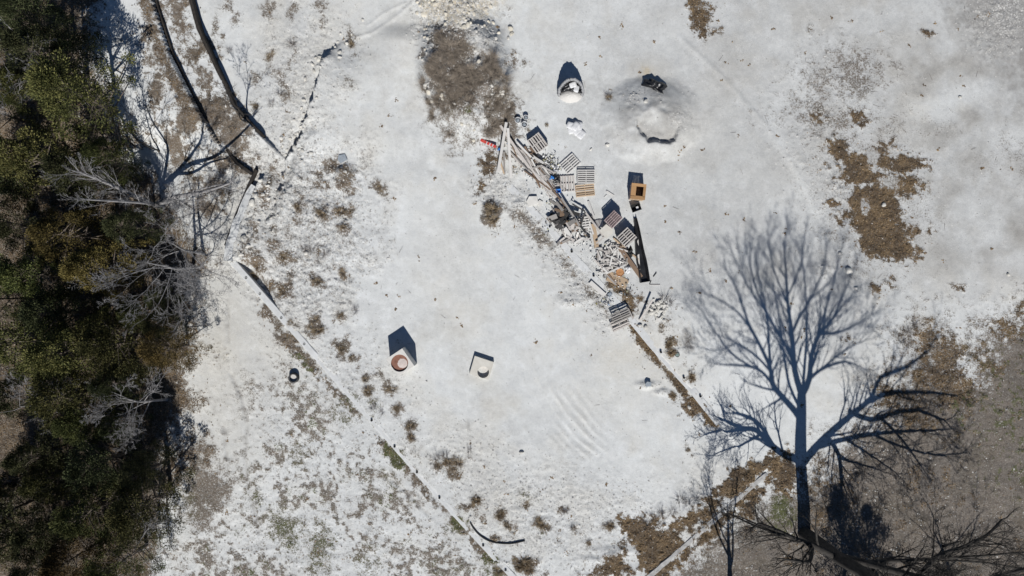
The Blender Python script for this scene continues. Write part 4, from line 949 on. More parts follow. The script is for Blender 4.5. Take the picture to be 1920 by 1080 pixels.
def board(p0, p1, w, th, wood, label, z0=.03, z1=None, group=None, name='board', cat='board', roll=0):
    """a board from pixel p0 to pixel p1 with its underside z0..z1 above the ground"""
    a = Vector(at(p0[0], p0[1], z0 + th / 2)); b_ = Vector(at(p1[0], p1[1], (z0 if z1 is None else z1) + th / 2)); d_ = b_ - a
    yaw = math.atan2(d_.y, d_.x); pit = -math.atan2(d_.z, math.hypot(d_.x, d_.y))
    o = ob(name, BX[wood], None, (a + b_) / 2, (roll, pit, yaw), (d_.length, w, th))
    return tag(o, label, cat, group)
# the three long pale beams
board((949.5, 233), (934, 323), .19, .14, 'white', 'long white beam, left one of the crossed pair over the lumber', .42, .12, name='beam', cat='beam')
board((952.5, 244), (958, 334), .18, .14, 'white', 'long white beam, right one of the crossed pair over the lumber', .52, .10, name='beam', cat='beam')
board((938, 238), (992, 315), .17, .1, 'pale', 'long grey-white plank passing beneath the crossed white beams', .30, .10, name='beam', cat='beam')
board((937, 300), (945, 326), .1, .1, 'tan', 'tan board end between the white beams', .05); board((945, 285), (946, 328), .12, .05, 'grey', 'grey board between the white beams', .05)
gl = 'weathered board in the jumbled lumber beside the crossed white beams'
for i in range(70):
    t_ = random.random(); cu, cv = 964 + t_ * 76 + random.gauss(0, 9), 274 + t_ * 84 + random.gauss(0, 9)
    a = R(random.choice((48, 50, 46, 52, 42, 55, 38, 60, -20, 85)) + random.gauss(0, 6)); L_ = random.choice((30, 42, 50, 60, 24)) * .5
    if abs(math.degrees(a)) < 30 or math.degrees(a) > 75: L_ *= .5
    du_, dv_ = math.cos(a) * L_, math.sin(a) * L_
    board((cu - du_, cv - dv_), (cu + du_, cv + dv_), random.choice((.07, .09, .11, .14)), random.choice((.03, .04, .06)), random.choice(('grey', 'grey', 'pale', 'pale', 'pale', 'brown', 'white')), gl, .02 + .3 * (i / 70) * random.random(), None, 'boards in the upper lumber jumble')
board((1000, 296), (1019, 308), .14, .1, 'white', 'short white beam end lying on the upper lumber', .38); board((996, 300), (1012, 330), .1, .05, 'white', 'white plank sloping over the upper lumber', .35, .1)
board((970, 270), (1000, 300), .13, .05, 'white', 'white plank parallel to the upper lumber edge', .3, .2); board((1018, 312), (1036, 340), .14, .05, 'white', 'white plank pointing at the black bag', .2, .05)
board((1012, 340), (1042, 372), .16, .04, 'white', 'pale plank at the lower end of the upper lumber', .06)
# second heap: dark boards and planks
dl = 'dark board in the blackened heap against the concrete wall'
for i in range(26):
    u, v = random.gauss(1046, 11), random.gauss(406, 10); a = random.random() * 3.14; L_ = random.uniform(5, 11)
    board((u - L_ * math.cos(a), v - L_ * math.sin(a)), (u + L_ * math.cos(a), v + L_ * math.sin(a)), random.uniform(.12, .35), .03, random.choice(('dark', 'dark', 'grey', 'dark', 'brown')), dl, random.uniform(.02, .4), random.uniform(.02, .4), 'boards in the blackened heap')
sl = 'pale splintered board in the heap below the blackened boards'
for i in range(46):
    u, v = random.gauss(1070, 14), random.gauss(432, 13); a = random.random() * 3.14; L_ = random.uniform(4, 11)
    board((u - L_ * math.cos(a), v - L_ * math.sin(a)), (u + L_ * math.cos(a), v + L_ * math.sin(a)), random.uniform(.06, .16), .03, random.choice(('grey', 'pale', 'pale', 'white', 'brown')), sl, random.uniform(.02, .3), random.uniform(.02, .3), 'boards in the splintered heap')
for q in (((1052, 373), (1086, 424), .13, .09, 'grey', 'long dark grey beam crossing the middle heap from the blue tub', .4, .3), ((1072, 383), (1096, 397), .09, .08, 'dark', 'dark bar at the top of the middle heap', .3, .3), ((1096, 398), (1088, 424), .1, .08, 'dark', 'dark upright bar in the middle heap', .45, .3),
          ((1097, 400), (1132, 445), .12, .1, 'pale', 'long pale beam running down to the plywood sheet', .4, .2), ((1084, 420), (1106, 448), .12, .08, 'dark', 'dark beam continuing below the middle heap', .3, .1), ((1103, 377), (1114, 410), .13, .04, 'white', 'white plank standing apart above the small white pallet', .04, .2),
          ((1100, 405), (1113, 412), .3, .03, 'grey', 'grey panel next to the standing-apart white plank', .2, .1), ((1064, 422), (1078, 414), .28, .04, 'grey', 'grey panel across the middle heap', .5, .5), ((1058, 428), (1070, 445), .26, .04, 'white', 'white panel sloping down in the splintered heap', .35, .2),
          ((1076, 457), (1092, 446), .13, .1, 'white', 'white beam end at the foot of the splintered heap', .1, .15), ((1112, 420), (1119, 466), .3, .03, 'tan', 'tan plank leaning along the pale beam', .12, .08), ((1104, 415), (1112, 440), .1, .05, 'white', 'thin white plank beside the small pallet', .2), ((1117, 457), (1134, 443), .1, .06, 'pale', 'pale stick below the plywood sheet', .3),
          ((1137, 358), (1151, 367), .1, .05, 'white', 'single white plank on bare ground left of the crate', .02), ((1133, 370), (1138, 365), .05, .03, 'white', 'short white stick on bare ground left of the crate', .02), ((1042, 380), (1055, 396), .2, .03, 'grey', 'grey slab of wood at the top of the blackened heap', .35, .3), ((1051, 385), (1060, 378), .05, .03, 'dark', 'thin dark stick sticking out of the blackened heap', .1)):
    board(q[0], q[1], q[2], q[3], q[4], q[5], q[6], q[7] if len(q) > 7 else None)
# plywood sheet
mb = MB(); pw = [(1137, 420), (1148, 429), (1150, 437), (1137, 447), (1124, 432)]; c0 = Vector(at(1137, 433, .55)); k_ = 1 - .6 / H
vs = [((u - 960) / S * k_ - c0.x, (540 - v) / S * k_ - c0.y, zz_) for zz_ in (0, .025) for u, v in pw]; n5 = 5
mb.add(vs, [(0, 1, 2, 3, 4)[::-1] if False else (0, 1, 2, 3, 4), (9, 8, 7, 6, 5)] + [(i, i + 5, (i + 1) % 5 + 5, (i + 1) % 5) for i in range(5)])
tag(ob('plywood_sheet', mb.mesh('sheet', M_box2), None, c0), 'cream plywood sheet with a broken corner beside the reddish pallet stack', 'sheet')
for i in range(10):
    a = -2.6 + i * .16; board((1124 + 14 * math.cos(a), 424 + 12 * math.sin(a)), (1126 + 4 * math.cos(a), 430 + 4 * math.sin(a)), .07, .03, random.choice(('white', 'pale')), 'thin pale slat fanned out beside the plywood sheet', .06, .3, 'fanned slats by the plywood')
# third heap of sticks
tl_ = 'short whitish stick in the kindling heap above the orange plate'
for i in range(95):
    q = random.random(); u, v = random.gauss(1143, 17), random.gauss(484, 15)
    a = random.choice((.3, -.35, 1.5, .8, 1.9, .1)) + random.gauss(0, .25); L_ = random.uniform(4, 11)
    if (u - 1143) ** 2 / 34 ** 2 + (v - 484) ** 2 / 32 ** 2 > 1: continue
    board((u - L_ * math.cos(a), v - L_ * math.sin(a)), (u + L_ * math.cos(a), v + L_ * math.sin(a)), random.uniform(.06, .13), random.uniform(.03, .06), random.choice(('white', 'pale', 'pale', 'white', 'grey')), tl_, random.uniform(.02, .28), random.uniform(.02, .28), 'sticks in the kindling heap')
for q in (((1160, 463), (1202, 520), .3, .05, 'brown', 'wide brown plank along the right edge of the kindling heap', .25, .05), ((1150, 447), (1197, 487), .1, .05, 'tan', 'tan lath below the pallet stack', .1, .05), ((1136, 513), (1172, 497), .12, .08, 'white', 'white beam above the orange plate', .1, .2), ((1140, 517), (1176, 534), .7, .03, 'tan', 'tan panel on which the orange plate lies', .03, .03),
          ((1128, 506), (1155, 534), .1, .05, 'grey', 'grey plank at the left of the orange plate', .06, .04), ((1132, 504), (1162, 540), .08, .05, 'brown', 'brown lath at the left of the orange plate', .1, .04), ((1106, 529), (1134, 554), .3, .06, 'white', 'pale plank lying on the concrete wall edge', .1, .08), ((1193, 433), (1197, 506), .22, .05, 'white', 'long white board under the edge of the black trough', .04, .04), ((1199, 601), (1221, 562), .12, .06, 'pale', 'pale plank leaning across the rubble pile', .05, .5),
          ((1218, 534), (1238, 534), .03, .03, 'pale', 'thin pale rod at the end of the black trough', .02, .02), ((1218, 533), (1221, 526), .04, .03, 'dark', 'short dark rod bent from the trough end', .02, .02), ((1225, 519), (1231, 511), .05, .03, 'dark', 'short dark rod right of the trough end', .02, .05), ((1176, 578), (1186, 598), .1, .06, 'pale', 'pale plank along the edge of the broken pallet', .3, .25)):
    board(*q)
# orange plate and small metal can, bags
tag(ob('terracotta_plate', (lambda b_: (b_.lathe([(0.02, .03), (.22, .03), (.27, .07), (.28, .06), (.23, 0), (.02, 0)], 22), b_.mesh('plate', M_terra))[1])(MB()), None, at(1162, 511, .1)), 'round orange terracotta plate on the tan panel', 'plate')
# wooden crate
cr = thing('wooden_crate', 'tall open orange-tan wooden crate standing near the black tub', 'crate', at(1193, 362, -.02), (0, 0, R(-6)))
CW, CD, CH = .95, 1.0, .85
for i in range(9):
    x = -CW / 2 + CW * (i + .5) / 9
    for s_ in (-1, 1): ob('plank', BX['tan' if s_ < 0 else 'orange'], cr, (x, s_ * CD / 2, CH / 2), (0, 0, 0), (CW / 9 - .012, .03, CH))
    y = -CD / 2 + CD * (i + .5) / 9
    for s_ in (-1, 1): ob('plank', BX['red' if s_ < 0 else 'orange'], cr, (s_ * CW / 2, y, CH / 2), (0, 0, 0), (.03, CD / 9 - .012, CH))
for (x, y, sx, sy) in ((0, CD / 2 - .06, CW + .06, .2), (0, -CD / 2 + .08, CW + .06, .24), (CW / 2 - .06, 0, .18, CD - .3), (-CW / 2 + .14, 0, .34, CD - .3)): ob('rim_board', BX['orange'], cr, (x, y, CH + .018), (0, 0, 0), (sx, sy, .03))
ob('bottom_panel', BX['brown'], cr, (0, 0, .06), (0, 0, 0), (CW - .06, CD - .06, .03))
# black tub
tb = thing('black_tub', 'small black open tub with something white in it, below the crate', 'tub', at(1191, 390, 0), (0, 0, R(20)))
mb = MB(); mb.add([(x * w, y * w2, z) for (w, w2, z) in ((.26, .2, 0), (.34, .26, .34), (.30, .22, .34), (.24, .18, .03)) for x, y in ((-1, -1), (1, -1), (1, 1), (-1, 1))], [(3, 2, 1, 0)] + [(l_ * 4 + i, l_ * 4 + (i + 1) % 4, l_ * 4 + 4 + (i + 1) % 4, l_ * 4 + 4 + i) for l_ in range(3) for i in range(4)] + [(12, 13, 14, 15)])
ob('body', mb.mesh('body', M_blackm), tb); mb = MB(); mb.box((.12, -.05, .12), (.16, .2, .16)); ob('white_block', mb.mesh('block', M_whiteb), tb)
# black trough: a long folded channel
a = Vector(at(1190.5, 409, .02)); b_ = Vector(at(1209, 528, .02)); d_ = b_ - a; L_ = d_.length
mb = MB(); prof = [(-.28, .10), (-.25, .26), (-.21, .26), (-.17, .10), (.10, .08), (.16, .22), (.20, .30), (.24, .28), (.27, 0), (-.27, 0)]
ns = 14
for i in range(ns + 1):
    t_ = i / ns; w_ = .4 + .95 * min(1, t_ * 1.5)
    mb.v += [(t_ * L_, y * w_ + .02 * math.sin(t_ * 9), z + .012 * math.sin(t_ * 23 + y * 20)) for y, z in prof]
for i in range(ns):
    for j in range(10): mb.f.append((i * 10 + j, i * 10 + (j + 1) % 10, i * 10 + 10 + (j + 1) % 10, i * 10 + 10 + j))
mb.f += [tuple(range(9, -1, -1)), tuple(ns * 10 + j for j in range(10))]
tr = thing('black_trough', 'long glossy black trough lying beside the white board', 'trough', a, (0, 0, math.atan2(d_.y, d_.x)))
chn = ob('channel', mb.mesh('channel', M_black), tr); mb = MB(); mb.box((L_ + .02, 0, .14), (.03, .72, .3)); ob('end_cap', mb.mesh('cap', M_black), chn)

# ---- crumpled sheets and bags
def crumple(n, sx, sy, h, seed, mat, sharp=1.0, name='sheet'):
    rs = np.random.RandomState(seed); x = np.linspace(-1, 1, n); X, Y = np.meshgrid(x, x)
    z = np.zeros_like(X)
    for i in range(14):
        a_ = rs.rand() * 6.28; o_ = rs.uniform(-.8, .8); z += np.abs(((X * math.cos(a_) + Y * math.sin(a_) - o_) * rs.uniform(1.5, 4) + 10) % 2 - 1) * rs.uniform(.3, 1)
    z = (z - z.min()) / (z.max() - z.min()); r_ = np.maximum(np.abs(X), np.abs(Y)); edge = np.clip((1 - r_) * 2.6, 0, 1)
    zz_ = h * (z * .75 + .25) * edge * (1 - .3 * r_ ** 2)
    jx = (rs.rand(n, n) - .5) * .9 / n; jy = (rs.rand(n, n) - .5) * .9 / n
    wob = 1 + .16 * np.sin(np.arctan2(Y, X) * 3 + seed) + .1 * np.sin(np.arctan2(Y, X) * 7)
    Vv = np.stack([(X + jx) * sx * wob, (Y + jy) * sy * wob, zz_], -1).reshape(-1, 3); ii = np.arange(n * n).reshape(n, n)
    F_ = np.stack([ii[:-1, :-1], ii[:-1, 1:], ii[1:, 1:], ii[1:, :-1]], -1).reshape(-1, 4)
    me = np_mesh(name, Vv, F_); me.materials.append(mat); return me
tag(ob('black_tarp', crumple(22, .82, .40, .5, 4, M_black), None, at(1227, 165, 0), (0, 0, R(-27))), 'crumpled black plastic sheet at the top of the sand heap', 'tarp')
tag(ob('black_bag', crumple(14, .3, .3, .35, 9, M_black), None, at(1044, 336, .02)), 'black plastic bag beside the brownish pallet', 'bag')
tag(ob('black_bag', crumple(14, .22, .3, .3, 12, M_blackm), None, at(1181, 473, .02), (0, 0, .3)), 'black bag tucked below the pallet stack by the trough', 'bag')
tag(ob('blue_bag', crumple(10, .14, .12, .18, 15, M_blue), None, at(1035, 333, .15)), 'small blue bag left of the black one', 'bag')
tag(ob('blue_bag', crumple(10, .10, .09, .14, 16, M_blue), None, at(936, 280, .1)), 'tiny light blue wrapper at the end of the red bar', 'bag')
mb = MB(); mb.add([(x * w, y * w, z) for (w, z) in ((.13, 0), (.17, .2), (.145, .2), (.12, .03)) for x, y in ((-1, -.8), (1, -.8), (1, .8), (-1, .8))], [(3, 2, 1, 0)] + [(l_ * 4 + i, l_ * 4 + (i + 1) % 4, l_ * 4 + 4 + (i + 1) % 4, l_ * 4 + 4 + i) for l_ in range(3) for i in range(4)] + [(12, 13, 14, 15)])
tag(ob('blue_tub', mb.mesh('tub', M_blue), None, at(1047, 358.5, .01), (0, 0, .1)), 'small open blue tub below the brownish pallet', 'tub')
tag(ob('white_sheet', crumple(12, .2, .26, .25, 19, M_whiteb), None, at(1177, 505, .05)), 'crumpled white plastic right of the orange plate', 'wrapper')
def sack(seed, sx, sy, h):
    n = 12; rs = np.random.RandomState(seed); vs = []; fs = []
    x = np.linspace(-1, 1, n); X, Y = np.meshgrid(x, x); pr_ = ((1 - X ** 4) * (1 - Y ** 4)) ** .5
    cr_ = (rs.rand(n, n) - .5) * .12
    top = np.stack([X * sx * (1 - .1 * Y ** 2), Y * sy * (1 - .1 * X ** 2), h * .5 + h * .5 * pr_ * (1 + cr_)], -1).reshape(-1, 3)
    bot = np.stack([X * sx * (1 - .1 * Y ** 2), Y * sy * (1 - .1 * X ** 2), h * .5 - h * .5 * pr_], -1).reshape(-1, 3)
    ii = np.arange(n * n).reshape(n, n); f = np.stack([ii[:-1, :-1], ii[:-1, 1:], ii[1:, 1:], ii[1:, :-1]], -1).reshape(-1, 4)
    me = np_mesh('sack', np.concatenate([top, bot]), np.concatenate([f, f[:, ::-1] + n * n])); me.materials.append(M_whiteb); return me
SK = [sack(i, .34, .25, .2) for i in range(3)]
for i, (u, v, z, rz, l) in enumerate(((1073, 244, .02, .3, 'lowest left'), (1085, 237, .02, 1.4, 'upper right'), (1078, 238, .2, .9, 'topmost, lying across the others'), (1082, 246, .04, .6, 'middle'), (1089, 252, .0, .9, 'separate lower right'), (1071, 237, .18, -.3, 'upper left'))):
    tag(ob('white_sack', SK[i % 3], None, at(u, v, z), (.1, .1, rz)), 'white cement sack in the small pile on bare ground, %s' % l, 'sack', 'white cement sacks')
# bulk bag
bb = thing('bulk_bag', 'dark grey open bulk bag sagging at the front, spilling pale sand', 'bag', at(1070, 174, 0))
mb = MB(); nA, nL = 44, 9; rs = random.Random(8); fold = [rs.uniform(-1, 1) for _ in range(nA)]
def bagp(i, l_, off):
    a_ = math.pi * (-.13 + 1.26 * i / (nA - 1)); back = max(0, math.sin(a_ * .794 + .325)); t_ = l_ / (nL - 1)
    hh = .22 + 1.30 * back ** 1.6 + .05 * fold[i % nA]
    r_ = .90 + .06 * math.sin(t_ * 3.14) + .03 * fold[(i * 7) % nA] * t_ - .10 * t_ * back
    if t_ == 1: r_ -= .2 if off else -.02
    elif off: r_ -= .07
    return (r_ * math.cos(a_), r_ * math.sin(a_) * .72, max(0, hh * t_ - (.14 if off and t_ == 1 else 0)))
for off in (0, 1):
    for l_ in range(nL): mb.v += [bagp(i, l_, off) for i in range(nA)]
for l_ in range(nL - 1):
    for i in range(nA - 1):
        j = i + 1; q = l_ * nA; mb.f.append((q + i, q + j, q + nA + j, q + nA + i)); q += nL * nA; mb.f.append((q + j, q + i, q + nA + i, q + nA + j))
q = (nL - 1) * nA
for i in range(nA - 1): j = i + 1; mb.f.append((q + i, q + j, q + nL * nA + j, q + nL * nA + i))
for l_ in range(nL - 1):
    for i in (0, nA - 1): q = l_ * nA + i; mb.f.append((q, q + nA, q + nA + nL * nA, q + nL * nA))
ob('fabric_wall', mb.mesh('fabric', M_grey_f, True), bb)
mb = MB(); n = 26; mb.v.append((0, -.2, .42)); rings = [(.25, .40), (.5, .32), (.72, .20), (.86, .08), (1.0, -.03)]
for (r_, z) in rings: mb.v += [(r_ * math.cos(2 * math.pi * i / n) * .84, r_ * math.sin(2 * math.pi * i / n) * .52 - .2 + rs.uniform(-.02, .02), max(-.03, z + rs.uniform(-.02, .02))) for i in range(n)]
for i in range(n): mb.f.append((0, 1 + i, 1 + (i + 1) % n))
for r_ in range(len(rings) - 1):
    for i in range(n): q = 1 + r_ * n; mb.f.append((q + i, q + n + i, q + n + (i + 1) % n, q + (i + 1) % n))
ob('sand_fill', mb.mesh('sand', M_sand, True), bb)
ob('inner_liner', crumple(18, .66, .34, .45, 23, M_black), bb, (0, .28, .35), (.25, 0, 0))
for i, (x, y, z, rz) in enumerate(((.08, .34, .75, .4), (.32, .1, .6, 1.3))): tag(ob('white_sack', SK[i], None, Vector(at(1070, 174)) + Vector((x, y, z)), (.25, .1, rz), (.75, .75, .8)), 'white lump inside the grey bulk bag, %s one' % ('upper', 'lower')[i], 'sack')
# buckets
for (u, v, r_, rz, l) in ((971, 227, .20, 0, 'leftmost'), (986, 222, .17, 1, 'upper'), (983, 235, .21, 2, 'lowest')):
    bk = thing('bucket', 'grey-white bucket of dark rubble, %s of the three above the pallet stack' % l, 'bucket', at(u, v, -.01), (0, 0, rz), 'three buckets')
    mb = MB(); mb.lathe([(r_ * .86, 0), (r_ * 1.0, .25), (r_ * 1.1, .25), (r_ * 1.1, .29), (r_ * .88, .29), (r_ * .84, .2)], 22); mb.disc(r_ * .82, .0, 22); bkb = ob('body', mb.mesh('body', M_whiteb), bk)
    ob('rubble_fill', crumple(9, r_ * .66, r_ * .66, .10, int(u), M_slate), bk, (0, 0, .19))
    mb = MB(); mb.tube([(r_ * math.cos(t_), r_ * .75 * math.sin(t_) - .02, .295 + .03 * math.sin(t_)) for t_ in [i * .35 for i in range(10)]], .008, 5); ob('handle', mb.mesh('handle', M_blackm), bkb)
# red bar
a = Vector(at(902, 264, .12)); b_ = Vector(at(930, 277, .12)); d_ = b_ - a
rb = thing('red_bar', 'red bar with pale bands lying in dry weeds left of the white beams', 'bar', (a + b_) / 2, (0, 0, math.atan2(d_.y, d_.x)))
mb = MB(); mb.box((0, 0, 0), (d_.length, .17, .12)); ob('body', mb.mesh('body', M_red), rb)
for x in (-.12, .12, .34): mb = MB(); mb.box((x, 0, .003), (.06, .174, .122)); ob('pale_band', mb.mesh('band', M_whiteb), rb)

# =================================================================== SHRUBS AND TUFTS
M_brush = simple_mat('dry_brush', (.19, .155, .12), (.34, .29, .235), 3, .9, 0, 0, rnd=.35, island=True)
M_brushg = simple_mat('grey_dry_stems', (.16, .14, .13), (.30, .27, .25), 3, .9, 0, 0, rnd=.3, island=True)
M_straw = simple_mat('dry_grass', (.22, .165, .10), (.38, .30, .20), 3, .9, 0, 0, rnd=.3, island=True)
def blades(seed, n, rad, hgt, lean, w, mat, name, bend=.5, sweep=(0, 0)):
    rs = np.random.RandomState(seed); a = rs.rand(n) * 6.283; q = rad * .55 * np.sqrt(rs.rand(n))
    p = np.stack([q * np.cos(a), q * np.sin(a), np.zeros(n) - .03], -1); a2 = a + rs.randn(n) * .7
    out = np.stack([np.cos(a2), np.sin(a2), np.zeros(n)], -1) * (lean * rs.rand(n, 1)) + np.array([[sweep[0], sweep[1], 0]]) + np.array([[0, 0, 1.0]]) * rs.uniform(.35, 1, (n, 1))
    out /= np.linalg.norm(out, axis=1, keepdims=True); L_ = hgt * rs.uniform(.45, 1.1, (n, 1))
    sd_ = np.cross(out, rs.randn(n, 3)); sd_ /= np.linalg.norm(sd_, axis=1, keepdims=True) + 1e-9
    m1 = p + out * L_ * .55; tip = p + out * L_ + np.stack([np.cos(a2), np.sin(a2), -np.ones(n) * .6], -1) * L_ * bend * .5
    ww_ = w * rs.uniform(.6, 1.4, (n, 1))
    Vv = np.stack([p - sd_ * ww_, p + sd_ * ww_, m1 + sd_ * ww_ * .8, m1 - sd_ * ww_ * .8, tip + sd_ * ww_ * .3, tip - sd_ * ww_ * .3], 1).reshape(-1, 3)
    o_ = np.arange(n)[:, None] * 6; F_ = np.concatenate([o_ + np.array([[0, 1, 2, 3]]), o_ + np.array([[3, 2, 4, 5]])])
    me = np_mesh(name, Vv, F_); me.materials.append(mat); return me
BUSH = [blades(i, 520, .9, .75, 1.5, .009, M_brush, 'stems', .5) for i in range(4)]
TUFT = [blades(10 + i, 150, .28, .34, 1.6, .008, M_straw, 'blades', .7) for i in range(4)]
WISP = [blades(20 + i, 60, .25, .5, 1.3, .007, M_brushg, 'stems', .3) for i in range(3)]
for i in range(84):
    for _ in range(60):
        u, v = random.uniform(795, 965), random.uniform(55, 275)
        if samp(SOIL, u, v) > .6 and mG[np.clip(np.searchsorted(vv, v), 0, nv - 1), np.clip(np.searchsorted(uu, u), 0, nu - 1)] > .02: break
    k_ = random.uniform(.4, .85)
    tag(ob('dry_bush', BUSH[i % 4], None, at(u, v), (0, 0, random.random() * 6.28), (k_ * random.uniform(.7, 1.5), k_ * random.uniform(.6, 1.0), k_ * .7)), 'tangled brown dry bush growing on the brush mound', 'bush', 'dry bushes on the mound')
TL = [(1030 * .0 + 735, 730, 1), (742, 765, .9), (770, 800, 1.2), (773, 820, .8), (640, 592, .8), (642, 512, 1), (595, 528, 1), (591, 600, 1), (596, 620, 1), (583, 612, .9), (640, 655, 1), (660, 672, 1), (690, 735, .9), (685, 712, .8), (745, 768, .8), (1015, 983, 1.2), (1008, 978, 1), (985, 1058, 1.4), (993, 1068, 1.3), (975, 1062, 1.2), (987, 946, .8), (938, 965, 1), (950, 985, .8), (895, 938, .9), (840, 868, 1), (825, 875, .9), (860, 868, 1), (660, 85, .9), (508, 105, .8), (480, 200, .9), (1104, 1018, .8), (1145, 985, .9), (1298, 707, .9), (1255, 645, .9), (1258, 660, .8), (1262, 741, .7), (1025, 235, .5), (1142, 185, .9), (1290, 845, .6), (710, 352, .8), (716, 362, .7), (532, 482, 1), (530, 545, 1.1), (480, 500, 1.1), (475, 515, 1), (605, 402, 1), (640, 398, .9), (645, 426, .9), (560, 390, .9), (545, 605, .6), (660, 392, .8), (937, 1070, 1), (1120, 480, .5), (925, 395, 1.1), (918, 405, 1.1), (928, 412, 1), (916, 388, 1), (1240, 612, .7)]
for i, (u, v, k_) in enumerate(TL):
    tag(ob('grass_tuft', TUFT[i % 4], None, at(u, v), (0, 0, random.random() * 6.28), (k_ * random.uniform(.6, 1.5), k_ * random.uniform(.6, 1.1), k_ * random.uniform(1.0, 1.8))), 'tuft of dry brown grass on the pale ground', 'grass tuft', 'dry grass tufts')
WL = [(665, 585, 1), (585, 470, 1), (600, 490, 1), (570, 465, .9), (612, 475, .9), (700, 765, 1), (715, 775, .8), (548, 85, 1.1), (430, 95, .8), (525, 175, 1), (510, 195, .9), (1245, 560, 1.2), (1255, 570, .9), (1060, 960, .9), (1275, 935, 1.2), (1290, 945, 1.1), (1305, 935, 1), (1225, 970, 1), (1240, 965, 1.1), (880, 845, .8), (820, 860, 1), (835, 855, 1), (1480, 870, 1), (1700, 620, 1), (1690, 640, 1), (1715, 610, .9), (1140, 182, 1), (400, 350, 1.3), (415, 335, 1.2), (380, 390, 1.2), (1075, 990, .8), (1210, 980, 1), (1262, 958, 1)]
for i, (u, v, k_) in enumerate(WL):
    tag(ob('dry_weed', WISP[i % 3], None, at(u, v), (0, 0, random.random() * 6.28), (k_, k_, k_ * 1.3)), 'wispy grey dry weed standing on the pale ground', 'weed', 'wispy dry weeds')

# =================================================================== LOOSE STUFF
def scatter(n, A, lo, pw=1.0, box=(-60, 1980, -60, 1140)):
    u = NP.uniform(box[0], box[1], n * 6); v = NP.uniform(box[2], box[3], n * 6)
    keep = NP.rand(n * 6) < np.clip(samp(A, u, v) - lo, 0, 1) ** pw / (1 - lo)
    return u[keep][:n], v[keep][:n]
def leaf_mesh(u, v, size, mat, name, lift=.03, flat=.5):
    n = len(u); rs = NP; c = np.stack([(u - 960) / S, (540 - v) / S, hz(u, v) + lift * rs.rand(n)], -1)
    nrm = np.stack([rs.randn(n) * flat, rs.randn(n) * flat, np.ones(n)], -1); nrm /= np.linalg.norm(nrm, axis=1, keepdims=True)
    a = np.cross(nrm, rs.randn(n, 3)); a /= np.linalg.norm(a, axis=1, keepdims=True) + 1e-9; b_ = np.cross(nrm, a)
    s_ = size * rs.uniform(.6, 1.4, (n, 1)); q = np.stack([c - a * s_, c + b_ * s_ * .6 + nrm * s_ * .25, c + a * s_, c - b_ * s_ * .6 + nrm * s_ * .25], 1).reshape(-1, 3)
    me = np_mesh(name, q, np.arange(n * 4).reshape(-1, 4)); me.materials.append(mat); return me
m_, nt_, b__ = mat_new('fallen_leaf'); k = N(nt_)
k.l(k.ramp(k.math('ADD', k.math('MULTIPLY', k.n('ShaderNodeNewGeometry').outputs['Random Per Island'], .7), k.math('SUBTRACT', k.math('MULTIPLY', k.noise(.8, 4, .65, k.n('ShaderNodeNewGeometry').outputs['Position']), 1.6), .65)), [(0, (.06, .038, .021)), (.4, (.155, .10, .052)), (.75, (.255, .175, .092)), (1, (.38, .285, .175))]), b__.inputs['Base Color']); b__.inputs['Roughness'].default_value = .8
LF = np.clip(LIT, 0, 1) * (1 - .75 * sstep(0, 60, FOREST))
LFB = sum(np.roll(np.roll(LF, i, 0), j, 1) for i in (-8, -4, 0, 4, 8) for j in (-8, -4, 0, 4, 8)) / 25
LF = np.maximum(np.clip(LF - .12, 0, 1) ** 1.8, .10 * LFB * (LFB > .03))
u, v = scatter(75000, LF, .0, 1.0)
o = ob('leaf_litter', leaf_mesh(u, v, .048, m_, 'leaves', .05, .6)); o['kind'] = 'stuff'; o['label'] = 'brown fallen leaves drifted over the ground'
cu, cv = NP.uniform(380, 1900, 190), NP.uniform(0, 1080, 190); ck = NP.randint(0, 190, 1300); u = cu[ck] + NP.randn(1300) * 3.2 * NP.rand(1300); v = cv[ck] + NP.randn(1300) * 3.2 * NP.rand(1300)
o = ob('scattered_leaves', leaf_mesh(u, v, .06, m_, 'leaves', .02, .3)); o['kind'] = 'stuff'; o['label'] = 'single dry leaves blown over the pale ground'
# short dry grass of the lawn and weedy ground
def grass_mesh(u, v, h, w, mat, name):
    n = len(u); rs = NP; p = np.stack([(u - 960) / S, (540 - v) / S, hz(u, v) - .01], -1); d_ = rs.randn(n, 3); d_[:, 2] = np.abs(d_[:, 2]) * .8 + .25; d_ /= np.linalg.norm(d_, axis=1, keepdims=True)
    s_ = np.cross(d_, rs.randn(n, 3)); s_ /= np.linalg.norm(s_, axis=1, keepdims=True) + 1e-9; L_ = h * rs.uniform(.5, 1.3, (n, 1)); W_ = w * rs.uniform(.6, 1.4, (n, 1))
    q = np.stack([p - s_ * W_, p + s_ * W_, p + d_ * L_], 1).reshape(-1, 3); me = np_mesh(name, q, np.arange(n * 3).reshape(-1, 3)); me.materials.append(mat); return me
M_gr = simple_mat('green_grass', (.04, .06, .016), (.10, .13, .045), 3, .9, 0, 0, rnd=.35, island=True)
M_dry = simple_mat('grey_dry_grass', (.13, .115, .10), (.29, .26, .225), 3, .9, 0, 0, rnd=.35, island=True)
u, v = scatter(26000, GRN, .2); o = ob('green_grass', grass_mesh(u, v, .13, .014, M_gr, 'grass')); o['kind'] = 'stuff'; o['label'] = 'short green grass and weeds in patches'
SG = SOIL * (1 - sstep(-20, 30, FOREST)) * (1 - LIT * .6)
u, v = scatter(90000, SG, .3); o = ob('dry_grass', grass_mesh(u, v, .11, .010, M_dry, 'grass')); o['kind'] = 'stuff'; o['label'] = 'short grey-brown dry grass over the bare soil'
